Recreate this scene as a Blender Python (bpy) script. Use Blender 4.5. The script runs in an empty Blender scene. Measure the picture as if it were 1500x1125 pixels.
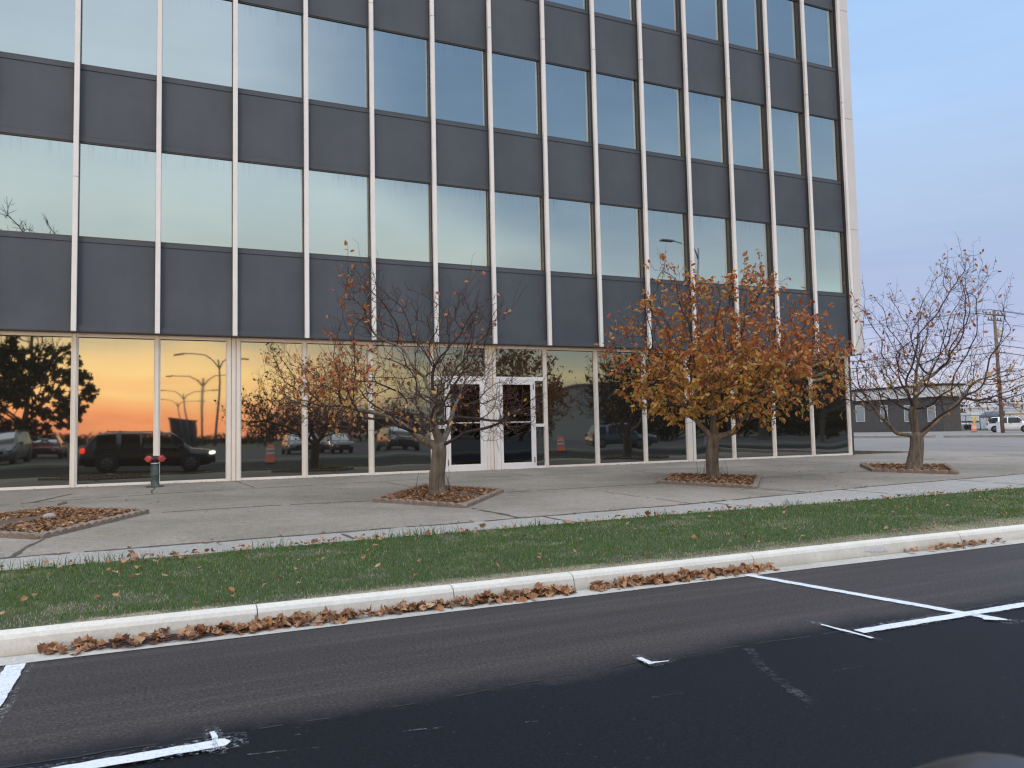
import bpy, bmesh, math, random
import numpy as np
from mathutils import Vector, Matrix, kdtree

R = math.radians
scene = bpy.context.scene
COL = scene.collection
rnd = random.Random(7)

# ------------------------------------------------------------------ helpers
def srgb(r, g, b):
    def f(c):
        c /= 255.0
        return c / 12.92 if c <= 0.04045 else ((c + 0.055) / 1.055) ** 2.4
    return (f(r), f(g), f(b))

def tag(o, label=None, cat=None, group=None, kind=None):
    if label: o['label'] = label
    if cat: o['category'] = cat
    if group: o['group'] = group
    if kind: o['kind'] = kind
    return o

def empty(name, loc=(0, 0, 0), rz=0.0):
    o = bpy.data.objects.new(name, None)
    COL.objects.link(o)
    o.location = loc
    o.rotation_euler = (0, 0, rz)
    o.empty_display_size = 0.3
    return o

class MB:
    """collects geometry, then links it as ONE mesh object"""
    def __init__(self):
        self.v = []; self.f = []; self.mi = []; self.sm = []
    def add(self, vs, fs, mi=0, smooth=False):
        n = len(self.v)
        self.v.extend([tuple(p) for p in vs])
        for f in fs:
            self.f.append(tuple(n + k for k in f)); self.mi.append(mi); self.sm.append(smooth)
    def box(self, x0, x1, y0, y1, z0, z1, mi=0):
        self.add([(x0, y0, z0), (x1, y0, z0), (x1, y1, z0), (x0, y1, z0),
                  (x0, y0, z1), (x1, y0, z1), (x1, y1, z1), (x0, y1, z1)],
                 [(3, 2, 1, 0), (4, 5, 6, 7), (0, 1, 5, 4), (1, 2, 6, 5), (2, 3, 7, 6), (3, 0, 4, 7)], mi)
    def bbox(self, x0, x1, y0, y1, z0, z1, b=0.006, mi=0):
        """box with chamfered vertical/horizontal edges"""
        bm = bmesh.new()
        bmesh.ops.create_cube(bm, size=1.0)
        for v in bm.verts:
            v.co = Vector(((x0 + x1) / 2 + v.co.x * (x1 - x0), (y0 + y1) / 2 + v.co.y * (y1 - y0), (z0 + z1) / 2 + v.co.z * (z1 - z0)))
        bmesh.ops.bevel(bm, geom=list(bm.edges), offset=b, segments=1, affect='EDGES')
        self.bm(bm, mi)
    def bm(self, bm, mi=0, smooth=False):
        bm.verts.index_update()
        self.add([v.co[:] for v in bm.verts], [[v.index for v in f.verts] for f in bm.faces], mi, smooth)
        bm.free()
    def tube(self, pts, rad, n=6, mi=0, cap=True, smooth=True):
        pts = [Vector(p) for p in pts]
        k = len(pts)
        if k < 2: return
        rings = []
        prev = None
        for i in range(k):
            if i == 0: d = pts[1] - pts[0]
            elif i == k - 1: d = pts[-1] - pts[-2]
            else: d = pts[i + 1] - pts[i - 1]
            if d.length < 1e-9: d = Vector((0, 0, 1))
            d.normalize()
            if prev is None:
                a = Vector((1, 0, 0)) if abs(d.x) < 0.8 else Vector((0, 1, 0))
                u = d.cross(a).normalized()
            else:
                u = prev - d * prev.dot(d)
                if u.length < 1e-6:
                    a = Vector((1, 0, 0)) if abs(d.x) < 0.8 else Vector((0, 1, 0))
                    u = d.cross(a)
                u.normalize()
            prev = u
            w = d.cross(u)
            r = rad[i] if isinstance(rad, (list, tuple)) else rad
            rings.append([pts[i] + (u * math.cos(2 * math.pi * j / n) + w * math.sin(2 * math.pi * j / n)) * r for j in range(n)])
        vs = [p for rg in rings for p in rg]
        fs = []
        for i in range(k - 1):
            for j in range(n):
                j2 = (j + 1) % n
                fs.append((i * n + j, i * n + j2, (i + 1) * n + j2, (i + 1) * n + j))
        if cap:
            fs.append(tuple(reversed(range(n))))
            fs.append(tuple((k - 1) * n + j for j in range(n)))
        self.add(vs, fs, mi, smooth)
    def lathe(self, prof, c=(0, 0, 0), n=24, axis='z', mi=0, smooth=True):
        vs = []; fs = []
        for (r, h) in prof:
            for j in range(n):
                a = 2 * math.pi * j / n
                x, y = r * math.cos(a), r * math.sin(a)
                if axis == 'z': p = (c[0] + x, c[1] + y, c[2] + h)
                elif axis == 'y': p = (c[0] + x, c[1] + h, c[2] + y)
                else: p = (c[0] + h, c[1] + x, c[2] + y)
                vs.append(p)
        for i in range(len(prof) - 1):
            for j in range(n):
                j2 = (j + 1) % n
                fs.append((i * n + j, i * n + j2, (i + 1) * n + j2, (i + 1) * n + j))
        fs.append(tuple(range(n))); fs.append(tuple((len(prof) - 1) * n + j for j in range(n)))
        self.add(vs, fs, mi, smooth)
    def build(self, name, mats, parent=None, smooth=None, loc=None, fixn=False):
        me = bpy.data.meshes.new(name)
        me.from_pydata(self.v, [], self.f)
        ms = mats if isinstance(mats, (list, tuple)) else [mats]
        for m in ms: me.materials.append(m)
        me.polygons.foreach_set('material_index', self.mi)
        me.polygons.foreach_set('use_smooth', self.sm if smooth is None else [smooth] * len(self.f))
        if fixn:
            bm = bmesh.new(); bm.from_mesh(me)
            bmesh.ops.recalc_face_normals(bm, faces=bm.faces); bm.to_mesh(me); bm.free()
        me.update()
        o = bpy.data.objects.new(name, me)
        COL.objects.link(o)
        if parent: o.parent = parent
        if loc: o.location = loc
        return o

def children(o): return [c for c in COL.objects if c.parent == o]
def copy_tree(o, parent=None):
    kids = children(o)
    c = o.copy(); COL.objects.link(c)
    if parent: c.parent = parent
    for ch in kids: copy_tree(ch, c)
    return c

# ------------------------------------------------------------------ camera frame (solved from the photograph's vanishing lines)
F_PX, CX, CD, CH, YAW, PITCH, ROLL = 1140.9253, 1.5974, 17.6228, 0.8689, 0.4244, 0.0632, -0.0211
def cam_axes():
    f = Vector((math.sin(YAW) * math.cos(PITCH), math.cos(YAW) * math.cos(PITCH), math.sin(PITCH)))
    r = Vector((math.cos(YAW), -math.sin(YAW), 0)); u = r.cross(f)
    c, s = math.cos(ROLL), math.sin(ROLL)
    return f, c * r + s * u, -s * r + c * u
CF, CR, CU = cam_axes()
CAM = Vector((CX, -CD, CH))
cam = bpy.data.cameras.new('camera')
cam.sensor_width = 36.0
cam.lens = F_PX / 1500 * 36
cam.clip_start = 0.02; cam.clip_end = 6000
cam.dof.use_dof = True; cam.dof.focus_distance = 17.0; cam.dof.aperture_fstop = 9.0
co = bpy.data.objects.new('camera', cam); COL.objects.link(co)
m = Matrix.Identity(4)
for i in range(3):
    m[i][0] = CR[i]; m[i][1] = CU[i]; m[i][2] = -CF[i]; m[i][3] = CAM[i]
co.matrix_world = m
scene.camera = co

# survey: where a sight line of the photograph meets a known plane
def ray(px, py):
    return CF + CR * ((px - 750) / F_PX) - CU * ((py - 562.5) / F_PX)
def at_z(px, py, z):
    d = ray(px, py); return CAM + d * ((z - CAM.z) / d.z)
def at_x(px, py, x):
    d = ray(px, py); return CAM + d * ((x - CAM.x) / d.x)
def refl(px, py, dist, G=0.42):
    d = ray(px, py); p = CAM + d * ((G - CAM.y) / d.y)
    d2 = Vector((d.x, -d.y, d.z))
    return p + d2 * ((-dist - p.y) / d2.y)

# ------------------------------------------------------------------ materials
def new_mat(name):
    m = bpy.data.materials.new(name); m.use_nodes = True
    nt = m.node_tree
    return m, nt, nt.nodes['Principled BSDF'], nt.links
def N(nt, t, **kw):
    n = nt.nodes.new(t)
    for k, v in kw.items(): setattr(n, k, v)
    return n
def ramp(nt, stops, interp='LINEAR'):
    n = nt.nodes.new('ShaderNodeValToRGB'); cr = n.color_ramp; cr.interpolation = interp
    while len(cr.elements) < len(stops): cr.elements.new(0.5)
    for e, (p, c) in zip(cr.elements, stops):
        e.position = p; e.color = (*c[:3], 1)
    return n
def noise(nt, scale, detail=4, rough=0.6, vec=None, dist=0.0):
    n = nt.nodes.new('ShaderNodeTexNoise'); n.inputs['Scale'].default_value = scale
    n.inputs['Detail'].default_value = detail; n.inputs['Roughness'].default_value = rough
    n.inputs['Distortion'].default_value = dist
    if vec is not None: nt.links.new(vec, n.inputs['Vector'])
    return n
def coords(nt, scale=(1, 1, 1), which='Object'):
    tc = nt.nodes.new('ShaderNodeTexCoord'); mp = nt.nodes.new('ShaderNodeMapping')
    mp.inputs['Scale'].default_value = scale
    nt.links.new(tc.outputs[which], mp.inputs['Vector'])
    return mp.outputs['Vector']
def mixc(nt, fac, a, b, mode='MIX'):
    n = nt.nodes.new('ShaderNodeMix'); n.data_type = 'RGBA'; n.blend_type = mode
    for sock, val in ((n.inputs[0], fac), (n.inputs[6], a), (n.inputs[7], b)):
        if hasattr(val, 'links') or hasattr(val, 'is_linked'): nt.links.new(val, sock)
        elif isinstance(val, (int, float)): sock.default_value = val
        else: sock.default_value = (*val[:3], 1)
    return n.outputs[2]
def math_n(nt, op, a, b=0.0, c=None, clamp=False):
    n = nt.nodes.new('ShaderNodeMath'); n.operation = op; n.use_clamp = clamp
    for i, val in enumerate((a, b, c)):
        if val is None: continue
        if hasattr(val, 'is_linked'): nt.links.new(val, n.inputs[i])
        else: n.inputs[i].default_value = val
    return n.outputs[0]
def bump(nt, h, strength=0.3, dist=0.01, bsdf=None):
    b = nt.nodes.new('ShaderNodeBump'); b.inputs['Strength'].default_value = strength; b.inputs['Distance'].default_value = dist
    nt.links.new(h, b.inputs['Height'])
    if bsdf: nt.links.new(b.outputs['Normal'], bsdf.inputs['Normal'])
    return b

def plain(name, col, rough=0.6, metal=0.0, var=0.12, scale=6.0, bstr=0.0, spec=0.5):
    """painted / metal / plastic surface with slight uneven tone"""
    m, nt, b, L = new_mat(name)
    v = coords(nt)
    n = noise(nt, scale, 5, 0.65, v)
    r = ramp(nt, [(0.3, tuple(c * (1 - var) for c in col)), (0.7, tuple(min(1, c * (1 + var)) for c in col))])
    L.new(n.outputs['Fac'], r.inputs['Fac']); L.new(r.outputs['Color'], b.inputs['Base Color'])
    b.inputs['Roughness'].default_value = rough; b.inputs['Metallic'].default_value = metal
    b.inputs['Specular IOR Level'].default_value = spec
    if bstr:
        n2 = noise(nt, scale * 12, 4, 0.6, v); bump(nt, n2.outputs['Fac'], bstr, 0.01, b)
    return m

def concrete(name, base, dark, speck=0.25, stain=0.45, big=0.35, bstr=0.25):
    m, nt, b, L = new_mat(name)
    v = coords(nt)
    n1 = noise(nt, big, 6, 0.6, v, 0.4); n2 = noise(nt, 3.0, 6, 0.65, v); n3 = noise(nt, 48, 4, 0.8, v)
    r1 = ramp(nt, [(0.38, dark), (0.62, base)])
    L.new(n1.outputs['Fac'], r1.inputs['Fac'])
    r2 = ramp(nt, [(0.3, tuple(c * 0.84 for c in base)), (0.7, tuple(c * 1.1 for c in base))])
    L.new(n2.outputs['Fac'], r2.inputs['Fac'])
    c = mixc(nt, 1 - stain, r1.outputs['Color'], r2.outputs['Color'])
    r3 = ramp(nt, [(0.3, (1 - speck,) * 3), (0.5, (1, 1, 1)), (0.72, (1 + speck,) * 3)])
    L.new(n3.outputs['Fac'], r3.inputs['Fac'])
    c = mixc(nt, 1.0, c, r3.outputs['Color'], 'MULTIPLY')
    n4 = noise(nt, 14, 5, 0.75, v, 0.5); r4 = ramp(nt, [(0.3, (1 - speck * 0.7,) * 3), (0.52, (1, 1, 1)), (0.75, (1 + speck * 0.45,) * 3)]); L.new(n4.outputs['Fac'], r4.inputs['Fac'])
    c = mixc(nt, 1.0, c, r4.outputs['Color'], 'MULTIPLY')
    # small dark spots (gum, drips)
    vo = N(nt, 'ShaderNodeTexVoronoi'); vo.inputs['Scale'].default_value = 1.7; L.new(v, vo.inputs['Vector'])
    sp = ramp(nt, [(0.0, (1, 1, 1)), (0.035, (1, 1, 1)), (0.05, (0, 0, 0))]); L.new(vo.outputs['Distance'], sp.inputs['Fac'])
    c = mixc(nt, math_n(nt, 'MULTIPLY', sp.outputs['Color'], 0.55), c, tuple(k * 0.35 for k in base))
    L.new(c, b.inputs['Base Color'])
    b.inputs['Roughness'].default_value = 0.85; b.inputs['Specular IOR Level'].default_value = 0.25
    bump(nt, n3.outputs['Fac'], bstr, 0.004, b)
    return m

M = {}
M['white_frame'] = plain('white painted aluminium', (0.78, 0.775, 0.785), 0.42, 0, 0.06, 1.6)
M['warm_frame'] = plain('ivory painted aluminium', (0.74, 0.70, 0.645), 0.42, 0, 0.08, 1.3)
M['corner_clad'] = plain('pale grey cladding', (0.60, 0.61, 0.64), 0.5, 0, 0.05, 0.9)
M['fin'] = plain('dark bronze fin', (0.055, 0.055, 0.06), 0.45, 0, 0.15, 2)
M['groove'] = plain('black gasket', (0.012, 0.012, 0.014), 0.7)
M['core'] = plain('dark wall', (0.06, 0.06, 0.065), 0.7)
M['roof'] = plain('gravel roof', (0.25, 0.24, 0.23), 0.9)

def spandrel_mat():
    m, nt, b, L = new_mat('charcoal spandrel panel')
    v = coords(nt, (1, 1, 1), 'Object')
    n1 = noise(nt, 0.7, 5, 0.6, v); n2 = noise(nt, 220, 2, 0.5, v)
    st = noise(nt, 1.0, 5, 0.7, coords(nt, (5, 1, 0.35)))
    r = ramp(nt, [(0.3, (0.058, 0.074, 0.097)), (0.7, (0.080, 0.097, 0.123))]); L.new(n1.outputs['Fac'], r.inputs['Fac'])
    r2 = ramp(nt, [(0.35, (0.96,) * 3), (0.65, (1.03,) * 3)]); L.new(st.outputs['Fac'], r2.inputs['Fac'])
    c = mixc(nt, 1, r.outputs['Color'], r2.outputs['Color'], 'MULTIPLY')
    L.new(c, b.inputs['Base Color']); b.inputs['Roughness'].default_value = 0.55; b.inputs['Specular IOR Level'].default_value = 0.4
    bump(nt, n2.outputs['Fac'], 0.12, 0.002, b)
    return m
M['spandrel'] = spandrel_mat()

def glass_mat(name, tint, body, streak=0.0, rough=0.012, refl_w=0.93):
    """reflective solar glass: coated mirror over a dark body, dirt runs below the top edge"""
    m, nt, b, L = new_mat(name)
    nt.nodes.remove(b)
    out = nt.nodes['Material Output']
    gl = N(nt, 'ShaderNodeBsdfGlossy'); gl.inputs['Roughness'].default_value = rough
    df = N(nt, 'ShaderNodeBsdfDiffuse'); df.inputs['Color'].default_value = (*body, 1)
    lw = N(nt, 'ShaderNodeFresnel'); lw.inputs['IOR'].default_value = 1.5
    n = noise(nt, 0.4, 3, 0.5, coords(nt))
    rr = ramp(nt, [(0.3, tuple(c * 0.95 for c in tint)), (0.7, tuple(c * 1.04 for c in tint))])
    L.new(n.outputs['Fac'], rr.inputs['Fac'])
    oi = N(nt, 'ShaderNodeObjectInfo'); vr = ramp(nt, [(0, (0.93, 0.945, 0.96)), (0.5, (1, 1, 1)), (1, (1.04, 1.03, 1.01))]); L.new(oi.outputs['Random'], vr.inputs['Fac'])
    col = mixc(nt, 1, rr.outputs['Color'], vr.outputs['Color'], 'MULTIPLY')
    if streak:
        tc = N(nt, 'ShaderNodeTexCoord')
        sx = N(nt, 'ShaderNodeSeparateXYZ'); L.new(tc.outputs['Generated'], sx.inputs[0])
        st = noise(nt, 1.0, 3, 0.75, coords(nt, (16, 1, 0.2)))
        sr = ramp(nt, [(0.5, (0, 0, 0)), (0.68, (1, 1, 1))]); L.new(st.outputs['Fac'], sr.inputs['Fac'])
        top = N(nt, 'ShaderNodeMapRange'); top.inputs[1].default_value = 0.8; top.inputs[2].default_value = 1.0
        L.new(sx.outputs['Z'], top.inputs[0])
        k = math_n(nt, 'MULTIPLY', math_n(nt, 'MULTIPLY', sr.outputs['Color'], top.outputs[0]), streak)
        col = mixc(nt, k, col, tuple(c * 0.55 for c in tint))
    L.new(col, gl.inputs['Color'])
    mx = N(nt, 'ShaderNodeMixShader')
    f = math_n(nt, 'MULTIPLY_ADD', lw.outputs[0], 0.25, refl_w, True)
    L.new(f, mx.inputs[0]); L.new(df.outputs[0], mx.inputs[1]); L.new(gl.outputs[0], mx.inputs[2])
    L.new(mx.outputs[0], out.inputs['Surface'])
    return m
M['glass_up'] = glass_mat('reflective teal glass', (0.60, 0.665, 0.665), (0.02, 0.025, 0.03), 0.4)
M['glass_low'] = glass_mat('reflective storefront glass', (0.27, 0.28, 0.275), (0.075, 0.068, 0.057), 0.1, 0.02, 0.82)
M['glass_door'] = glass_mat('dark door glass', (0.10, 0.105, 0.115), (0.008, 0.008, 0.01), 0.0)

# ------------------------------------------------------------------ ground levels
def gz(y):
    if y >= 0: return -0.03
    if y > -9.5: return -0.03 + 0.02 * y
    if y > -12.2: return -0.22 - 0.05 * (-9.5 - y) / 2.45
    return -0.40
def gp(px, py):
    d = ray(px, py); t = 3.0
    while t < 400:
        p = CAM + d * t
        if p.z < gz(p.y): return p
        t += 0.02
    return p
def walk_y(x):   # joint between plaza and sidewalk
    xs = [-20, 0.2, 3.5, 5.1, 8.4, 13.4, 17.7, 30]; ys = [-9.0, -8.85, -8.72, -8.66, -8.4, -7.7, -7.35, -6.9]
    return float(np.interp(x, xs, ys))
def lawn_y(x):   # back edge of the grass verge
    return float(np.interp(x, [-20, 0.3, 3.3, 7.8, 11.3, 30], [-9.75, -9.6, -9.42, -9.25, -9.25, -9.1]))

XL, XR = -14.0, 26.0
def strip_sheet(name, mats, xs, yfa, yfb, ny=6, lift=0.0, extra=None):
    mb = MB()
    vs = []; fs = []
    for x in xs:
        a, b = yfa(x), yfb(x)
        for j in range(ny + 1):
            y = a + (b - a) * j / ny
            vs.append((x, y, gz(y) + lift))
    for i in range(len(xs) - 1):
        for j in range(ny):
            a = i * (ny + 1) + j
            fs.append((a, a + 1, a + ny + 2, a + ny + 1))
    mb.add(vs, fs)
    if extra: extra(mb)
    return mb.build(name, mats, fixn=True)

M['plaza'] = concrete('old plaza concrete', (0.285, 0.248, 0.208), (0.165, 0.150, 0.116), 0.40, 0.6, 0.45)
M['walk'] = concrete('paler sidewalk concrete', (0.325, 0.308, 0.282), (0.275, 0.26, 0.232), 0.30, 0.35)
M['joint'] = plain('dirt filled joint', (0.075, 0.06, 0.045), 0.9, 0, 0.5, 9)

def joint(mb, pts, w=0.018, gap=0.15, seed=1, lift=0.003):
    w *= 1.35; gap *= 0.6
    """an irregular dark joint laid as a sheet just above the slab"""
    r = random.Random(seed)
    for (x0, y0), (x1, y1) in zip(pts[:-1], pts[1:]):
        ln = math.hypot(x1 - x0, y1 - y0); n = max(2, int(ln / 0.12))
        nx, ny = -(y1 - y0) / ln, (x1 - x0) / ln
        prev = None
        for k in range(n + 1):
            t = k / n
            ww = w * (0.45 + 0.9 * r.random())
            o = 0.012 * math.sin(k * 0.7 + seed) + r.uniform(-0.006, 0.006)
            x, y = x0 + (x1 - x0) * t + nx * o, y0 + (y1 - y0) * t + ny * o
            cur = ((x + nx * ww, y + ny * ww), (x - nx * ww, y - ny * ww))
            if prev and r.random() > gap:
                q = [prev[0], cur[0], cur[1], prev[1]]
                mb.add([(a, b, gz(b) + lift) for a, b in q], [(0, 1, 2, 3)], 1)
            prev = cur
xs_fine = [XL + k * 0.5 for k in range(int((XR - XL) / 0.5) + 1)]
def plaza_joints(mb):
    joint(mb, [(-12, -3.4), (-0.7, -3.1), (-0.3, -2.88)], 0.014, 0.2, 1)
    joint(mb, [(-0.3, -2.88), (0.15, -1.4)], 0.03, 0.05, 2)
    joint(mb, [(-0.3, -2.88), (1.77, -2.25), (7.07, -1.6), (9.07, -2.05), (10.85, -2.0), (12.5, -2.05), (16.5, -2.6), (25.5, -2.9)], 0.018, 0.2, 3)
    joint(mb, [(1.5, -5.5), (3.15, -5.39), (4.6, -5.5)], 0.02, 0.12, 4)
    joint(mb, [(7.0, -5.35), (9.2, -5.27), (10.2, -5.25)], 0.02, 0.15, 5)
    joint(mb, [(12.5, -5.2), (16, -5.1)], 0.018, 0.25, 6)
    joint(mb, [(0.1, -4.1), (0.2, -3.0)], 0.035, 0.05, 7)
    joint(mb, [(0.42, -7.65), (0.3, -8.85)], 0.022, 0.02, 8)
    joint(mb, [(5.6, -7.15), (5.75, -8.6)], 0.03, 0.08, 9)
    joint(mb, [(5.9, -3.3), (5.75, -1.7)], 0.014, 0.2, 10)
    joint(mb, [(3.05, 0.3), (3.25, -1.95)], 0.012, 0.1, 11)
    joint(mb, [(8.8, -1.0), (9.07, -2.05)], 0.012, 0.1, 12)
    joint(mb, [(1.52, 0.3), (1.45, -2.3)], 0.012, 0.1, 13)
    joint(mb, [(8.4, -5.3), (8.6, -8.35)], 0.01, 0.5, 14)
    joint(mb, [(11.0, -7.1), (11.2, -8.0)], 0.02, 0.3, 15)
    joint(mb, [(11.6, -3.6), (11.7, -2.0)], 0.014, 0.3, 16)
    joint(mb, [(x, walk_y(x)) for x in [-14, -8, -4, 0.2, 2, 3.5, 5.1, 7, 8.4, 11, 13.4, 15.5, 17.7, 22, 25.8]], 0.026, 0.03, 17)
    joint(mb, [(-14, 0.26), (21, 0.26)], 0.012, 0.5, 18)
    r = random.Random(5)
    for k in range(9):   # hairline cracks
        x, y = r.uniform(2, 22), r.uniform(-7.2, -2.5)
        pts = [(x, y)]
        for q in range(5):
            x += r.uniform(0.08, 0.22); y += r.uniform(-0.12, 0.12); pts.append((x, y))
        joint(mb, pts, 0.006, 0.1, 30 + k)
plaza = strip_sheet('plaza', [M['plaza'], M['joint']], xs_fine, lambda x: 0.5, walk_y, 12, 0, plaza_joints)
tag(plaza, 'wide old concrete plaza between the office facade and the sidewalk', 'plaza', kind='structure')
def walk_joints(mb):
    for k, x in enumerate([-9.5, -6.2, -3.0, 1.3, 3.4, 6.05, 8.9, 12.0, 15.2, 18.4, 21.6]):
        joint(mb, [(x, walk_y(x)), (x + 0.12, lawn_y(x))], 0.014, 0.2, 60 + k)
sidewalk = strip_sheet('sidewalk', [M['walk'], M['joint']], xs_fine, walk_y, lawn_y, 3, 0.0, walk_joints)
tag(sidewalk, 'narrow paler sidewalk strip along the back of the grass verge', 'sidewalk', kind='structure')

# verge soil + grass
def soil_mat():
    m, nt, b, L = new_mat('thin lawn soil')
    v = coords(nt); n1 = noise(nt, 1.3, 5, 0.6, v); n2 = noise(nt, 40, 4, 0.7, v)
    r = ramp(nt, [(0.3, (0.035, 0.055, 0.018)), (0.55, (0.05, 0.065, 0.025)), (0.75, (0.20, 0.165, 0.105))]); L.new(n1.outputs['Fac'], r.inputs['Fac'])
    r2 = ramp(nt, [(0.3, (0.6,) * 3), (0.7, (1.3,) * 3)]); L.new(n2.outputs['Fac'], r2.inputs['Fac'])
    sx = N(nt, 'ShaderNodeSeparateXYZ'); L.new(v, sx.inputs[0])
    wob = math_n(nt, 'MULTIPLY_ADD', noise(nt, 1.1, 6, 0.7, v).outputs['Fac'], 0.9, -0.45)
    wid = math_n(nt, 'MULTIPLY_ADD', math_n(nt, 'MAXIMUM', math_n(nt, 'SUBTRACT', sx.outputs['X'], 2.0), 0.0), 0.032, 0.08)   # thatch margin widens to the right
    k = math_n(nt, 'DIVIDE', math_n(nt, 'SUBTRACT', math_n(nt, 'ADD', sx.outputs['Y'], wob), KB), wid)
    mr = N(nt, 'ShaderNodeMapRange'); mr.inputs[1].default_value = 1.15; mr.inputs[2].default_value = 0.1; L.new(k, mr.inputs[0])
    th = ramp(nt, [(0.3, (0.13, 0.115, 0.07)), (0.7, (0.38, 0.33, 0.24))]); L.new(n2.outputs['Fac'], th.inputs['Fac'])
    L.new(mixc(nt, mr.outputs[0], mixc(nt, 1, r.outputs['Color'], r2.outputs['Color'], 'MULTIPLY'), th.outputs['Color']), b.inputs['Base Color'])
    b.inputs['Roughness'].default_value = 0.95; bump(nt, n2.outputs['Fac'], 0.6, 0.02, b)
    return m
KB = -11.93      # back of the kerb
M['soil'] = soil_mat()
verge = strip_sheet('grass_verge', M['soil'], xs_fine, lawn_y, lambda x: KB, 8, 0.0)
tag(verge, 'strip of lawn soil under the grass beside the white kerb', 'verge', kind='structure')

def leafy_mat(name, stops, rough=0.6, transl=0.3, spec=0.3):
    m, nt, b, L = new_mat(name)
    g = N(nt, 'ShaderNodeNewGeometry')
    r = ramp(nt, stops); L.new(g.outputs['Random Per Island'], r.inputs['Fac'])
    L.new(r.outputs['Color'], b.inputs['Base Color']); b.inputs['Roughness'].default_value = rough
    b.inputs['Specular IOR Level'].default_value = spec
    if transl:
        t = N(nt, 'ShaderNodeBsdfTranslucent'); L.new(r.outputs['Color'], t.inputs['Color'])
        mx = N(nt, 'ShaderNodeMixShader'); mx.inputs[0].default_value = transl
        L.new(b.outputs[0], mx.inputs[1]); L.new(t.outputs[0], mx.inputs[2])
        L.new(mx.outputs[0], nt.nodes['Material Output'].inputs['Surface'])
    return m
M['blade'] = leafy_mat('grass blade', [(0, (0.05, 0.13, 0.02)), (0.5, (0.088, 0.185, 0.03)), (0.85, (0.14, 0.225, 0.048)), (1.0, (0.24, 0.23, 0.10))], 0.6, 0.25)
M['straw'] = leafy_mat('dry grass blade', [(0, (0.27, 0.225, 0.14)), (1.0, (0.52, 0.45, 0.32))], 0.7, 0.15)

def vnoise(x, y, seed=0):
    def h(i, j):
        n = (i * 374761393 + j * 668265263 + seed * 1442695041) & 0xffffffff
        n = ((n ^ (n >> 13)) * 1274126177) & 0xffffffff
        return ((n ^ (n >> 16)) & 0xffff) / 65535.0
    i, j = math.floor(x), math.floor(y); fx, fy = x - i, y - j
    fx = fx * fx * (3 - 2 * fx); fy = fy * fy * (3 - 2 * fy)
    a = h(i, j) * (1 - fx) + h(i + 1, j) * fx; b = h(i, j + 1) * (1 - fx) + h(i + 1, j + 1) * fx
    return a * (1 - fy) + b * fy

def make_grass():
    r = random.Random(11)
    V = []; F = []; MI = []
    def blade(x, y, h, w, mi):
        a = r.uniform(0, 2 * math.pi); lean = r.uniform(0.1, 0.9) * h
        la = r.uniform(0, 2 * math.pi)
        dx, dy = math.cos(a) * w, math.sin(a) * w
        z = gz(y)
        n = len(V)
        mx, my = math.cos(la) * lean, math.sin(la) * lean
        V.extend([(x - dx, y - dy, z - 0.004), (x + dx, y + dy, z - 0.004), (x + mx * 0.4 + dx * 0.7, y + my * 0.4 + dy * 0.7, z + h * 0.62),
                  (x + mx * 0.4 - dx * 0.7, y + my * 0.4 - dy * 0.7, z + h * 0.62), (x + mx, y + my, z + h)])
        F.append((n, n + 1, n + 2, n + 3)); F.append((n + 3, n + 2, n + 4)); MI.extend((mi, mi))
    for cx in np.arange(-5.0, 26.0, 0.25):
        d = max(5.5, math.hypot(cx - CX, 7))
        dens = 3300 if d < 8 else (2000 if d < 12 else 1000)
        wid = 0.0022 if d < 8 else (0.003 if d < 12 else 0.0045)
        y0, y1 = KB + 0.01, lawn_y(cx)
        n = int(dens * 0.25 * (y1 - y0))
        for k in range(n):
            x, y = cx + r.random() * 0.25, r.uniform(y0, y1)
            # straw margin along the kerb, wider to the right; bare patches
            edge = (y - KB)
            sw = 0.14 + 0.028 * max(0, x - 3) + 0.3 * (vnoise(x * 0.9, y * 0.9, 3) - 0.4)
            p = vnoise(x * 1.6, y * 2.2, 1) * 0.6 + vnoise(x * 5, y * 5, 2) * 0.4
            dry = edge < sw or p > 0.70 - 0.10 * (edge < 0.8)
            if dry:
                if r.random() < 0.3: continue
                blade(x, y, r.uniform(0.008, 0.022), wid * 1.3, 1 if r.random() < (0.85 if edge < sw else 0.6) else 0)
            else:
                hh = r.uniform(0.016, 0.034) * (0.7 + 0.6 * p)
                if y1 - y < 0.05: hh *= 1.35
                blade(x, y, hh, wid, 0 if r.random() < 0.90 else 1)
    for k in range(420):   # taller weeds along the sidewalk edge
        x = r.choice([0.2, 0.6, 1.1, 1.3, 2.6, 3.9, 4.1, 4.4, 5.6, 7.3, 9.5, 12.2]) + r.gauss(0, 0.15)
        blade(x, lawn_y(x) - abs(r.gauss(0, 0.03)), r.uniform(0.06, 0.13), 0.003, 0)
    me = bpy.data.meshes.new('grass'); me.from_pydata(V, [], F)
    me.materials.append(M['blade']); me.materials.append(M['straw'])
    me.polygons.foreach_set('material_index', MI)
    o = bpy.data.objects.new('grass', me); COL.objects.link(o)
    tag(o, 'short green grass with dry straw patches growing on the verge', 'grass', kind='stuff')
make_grass()

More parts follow.
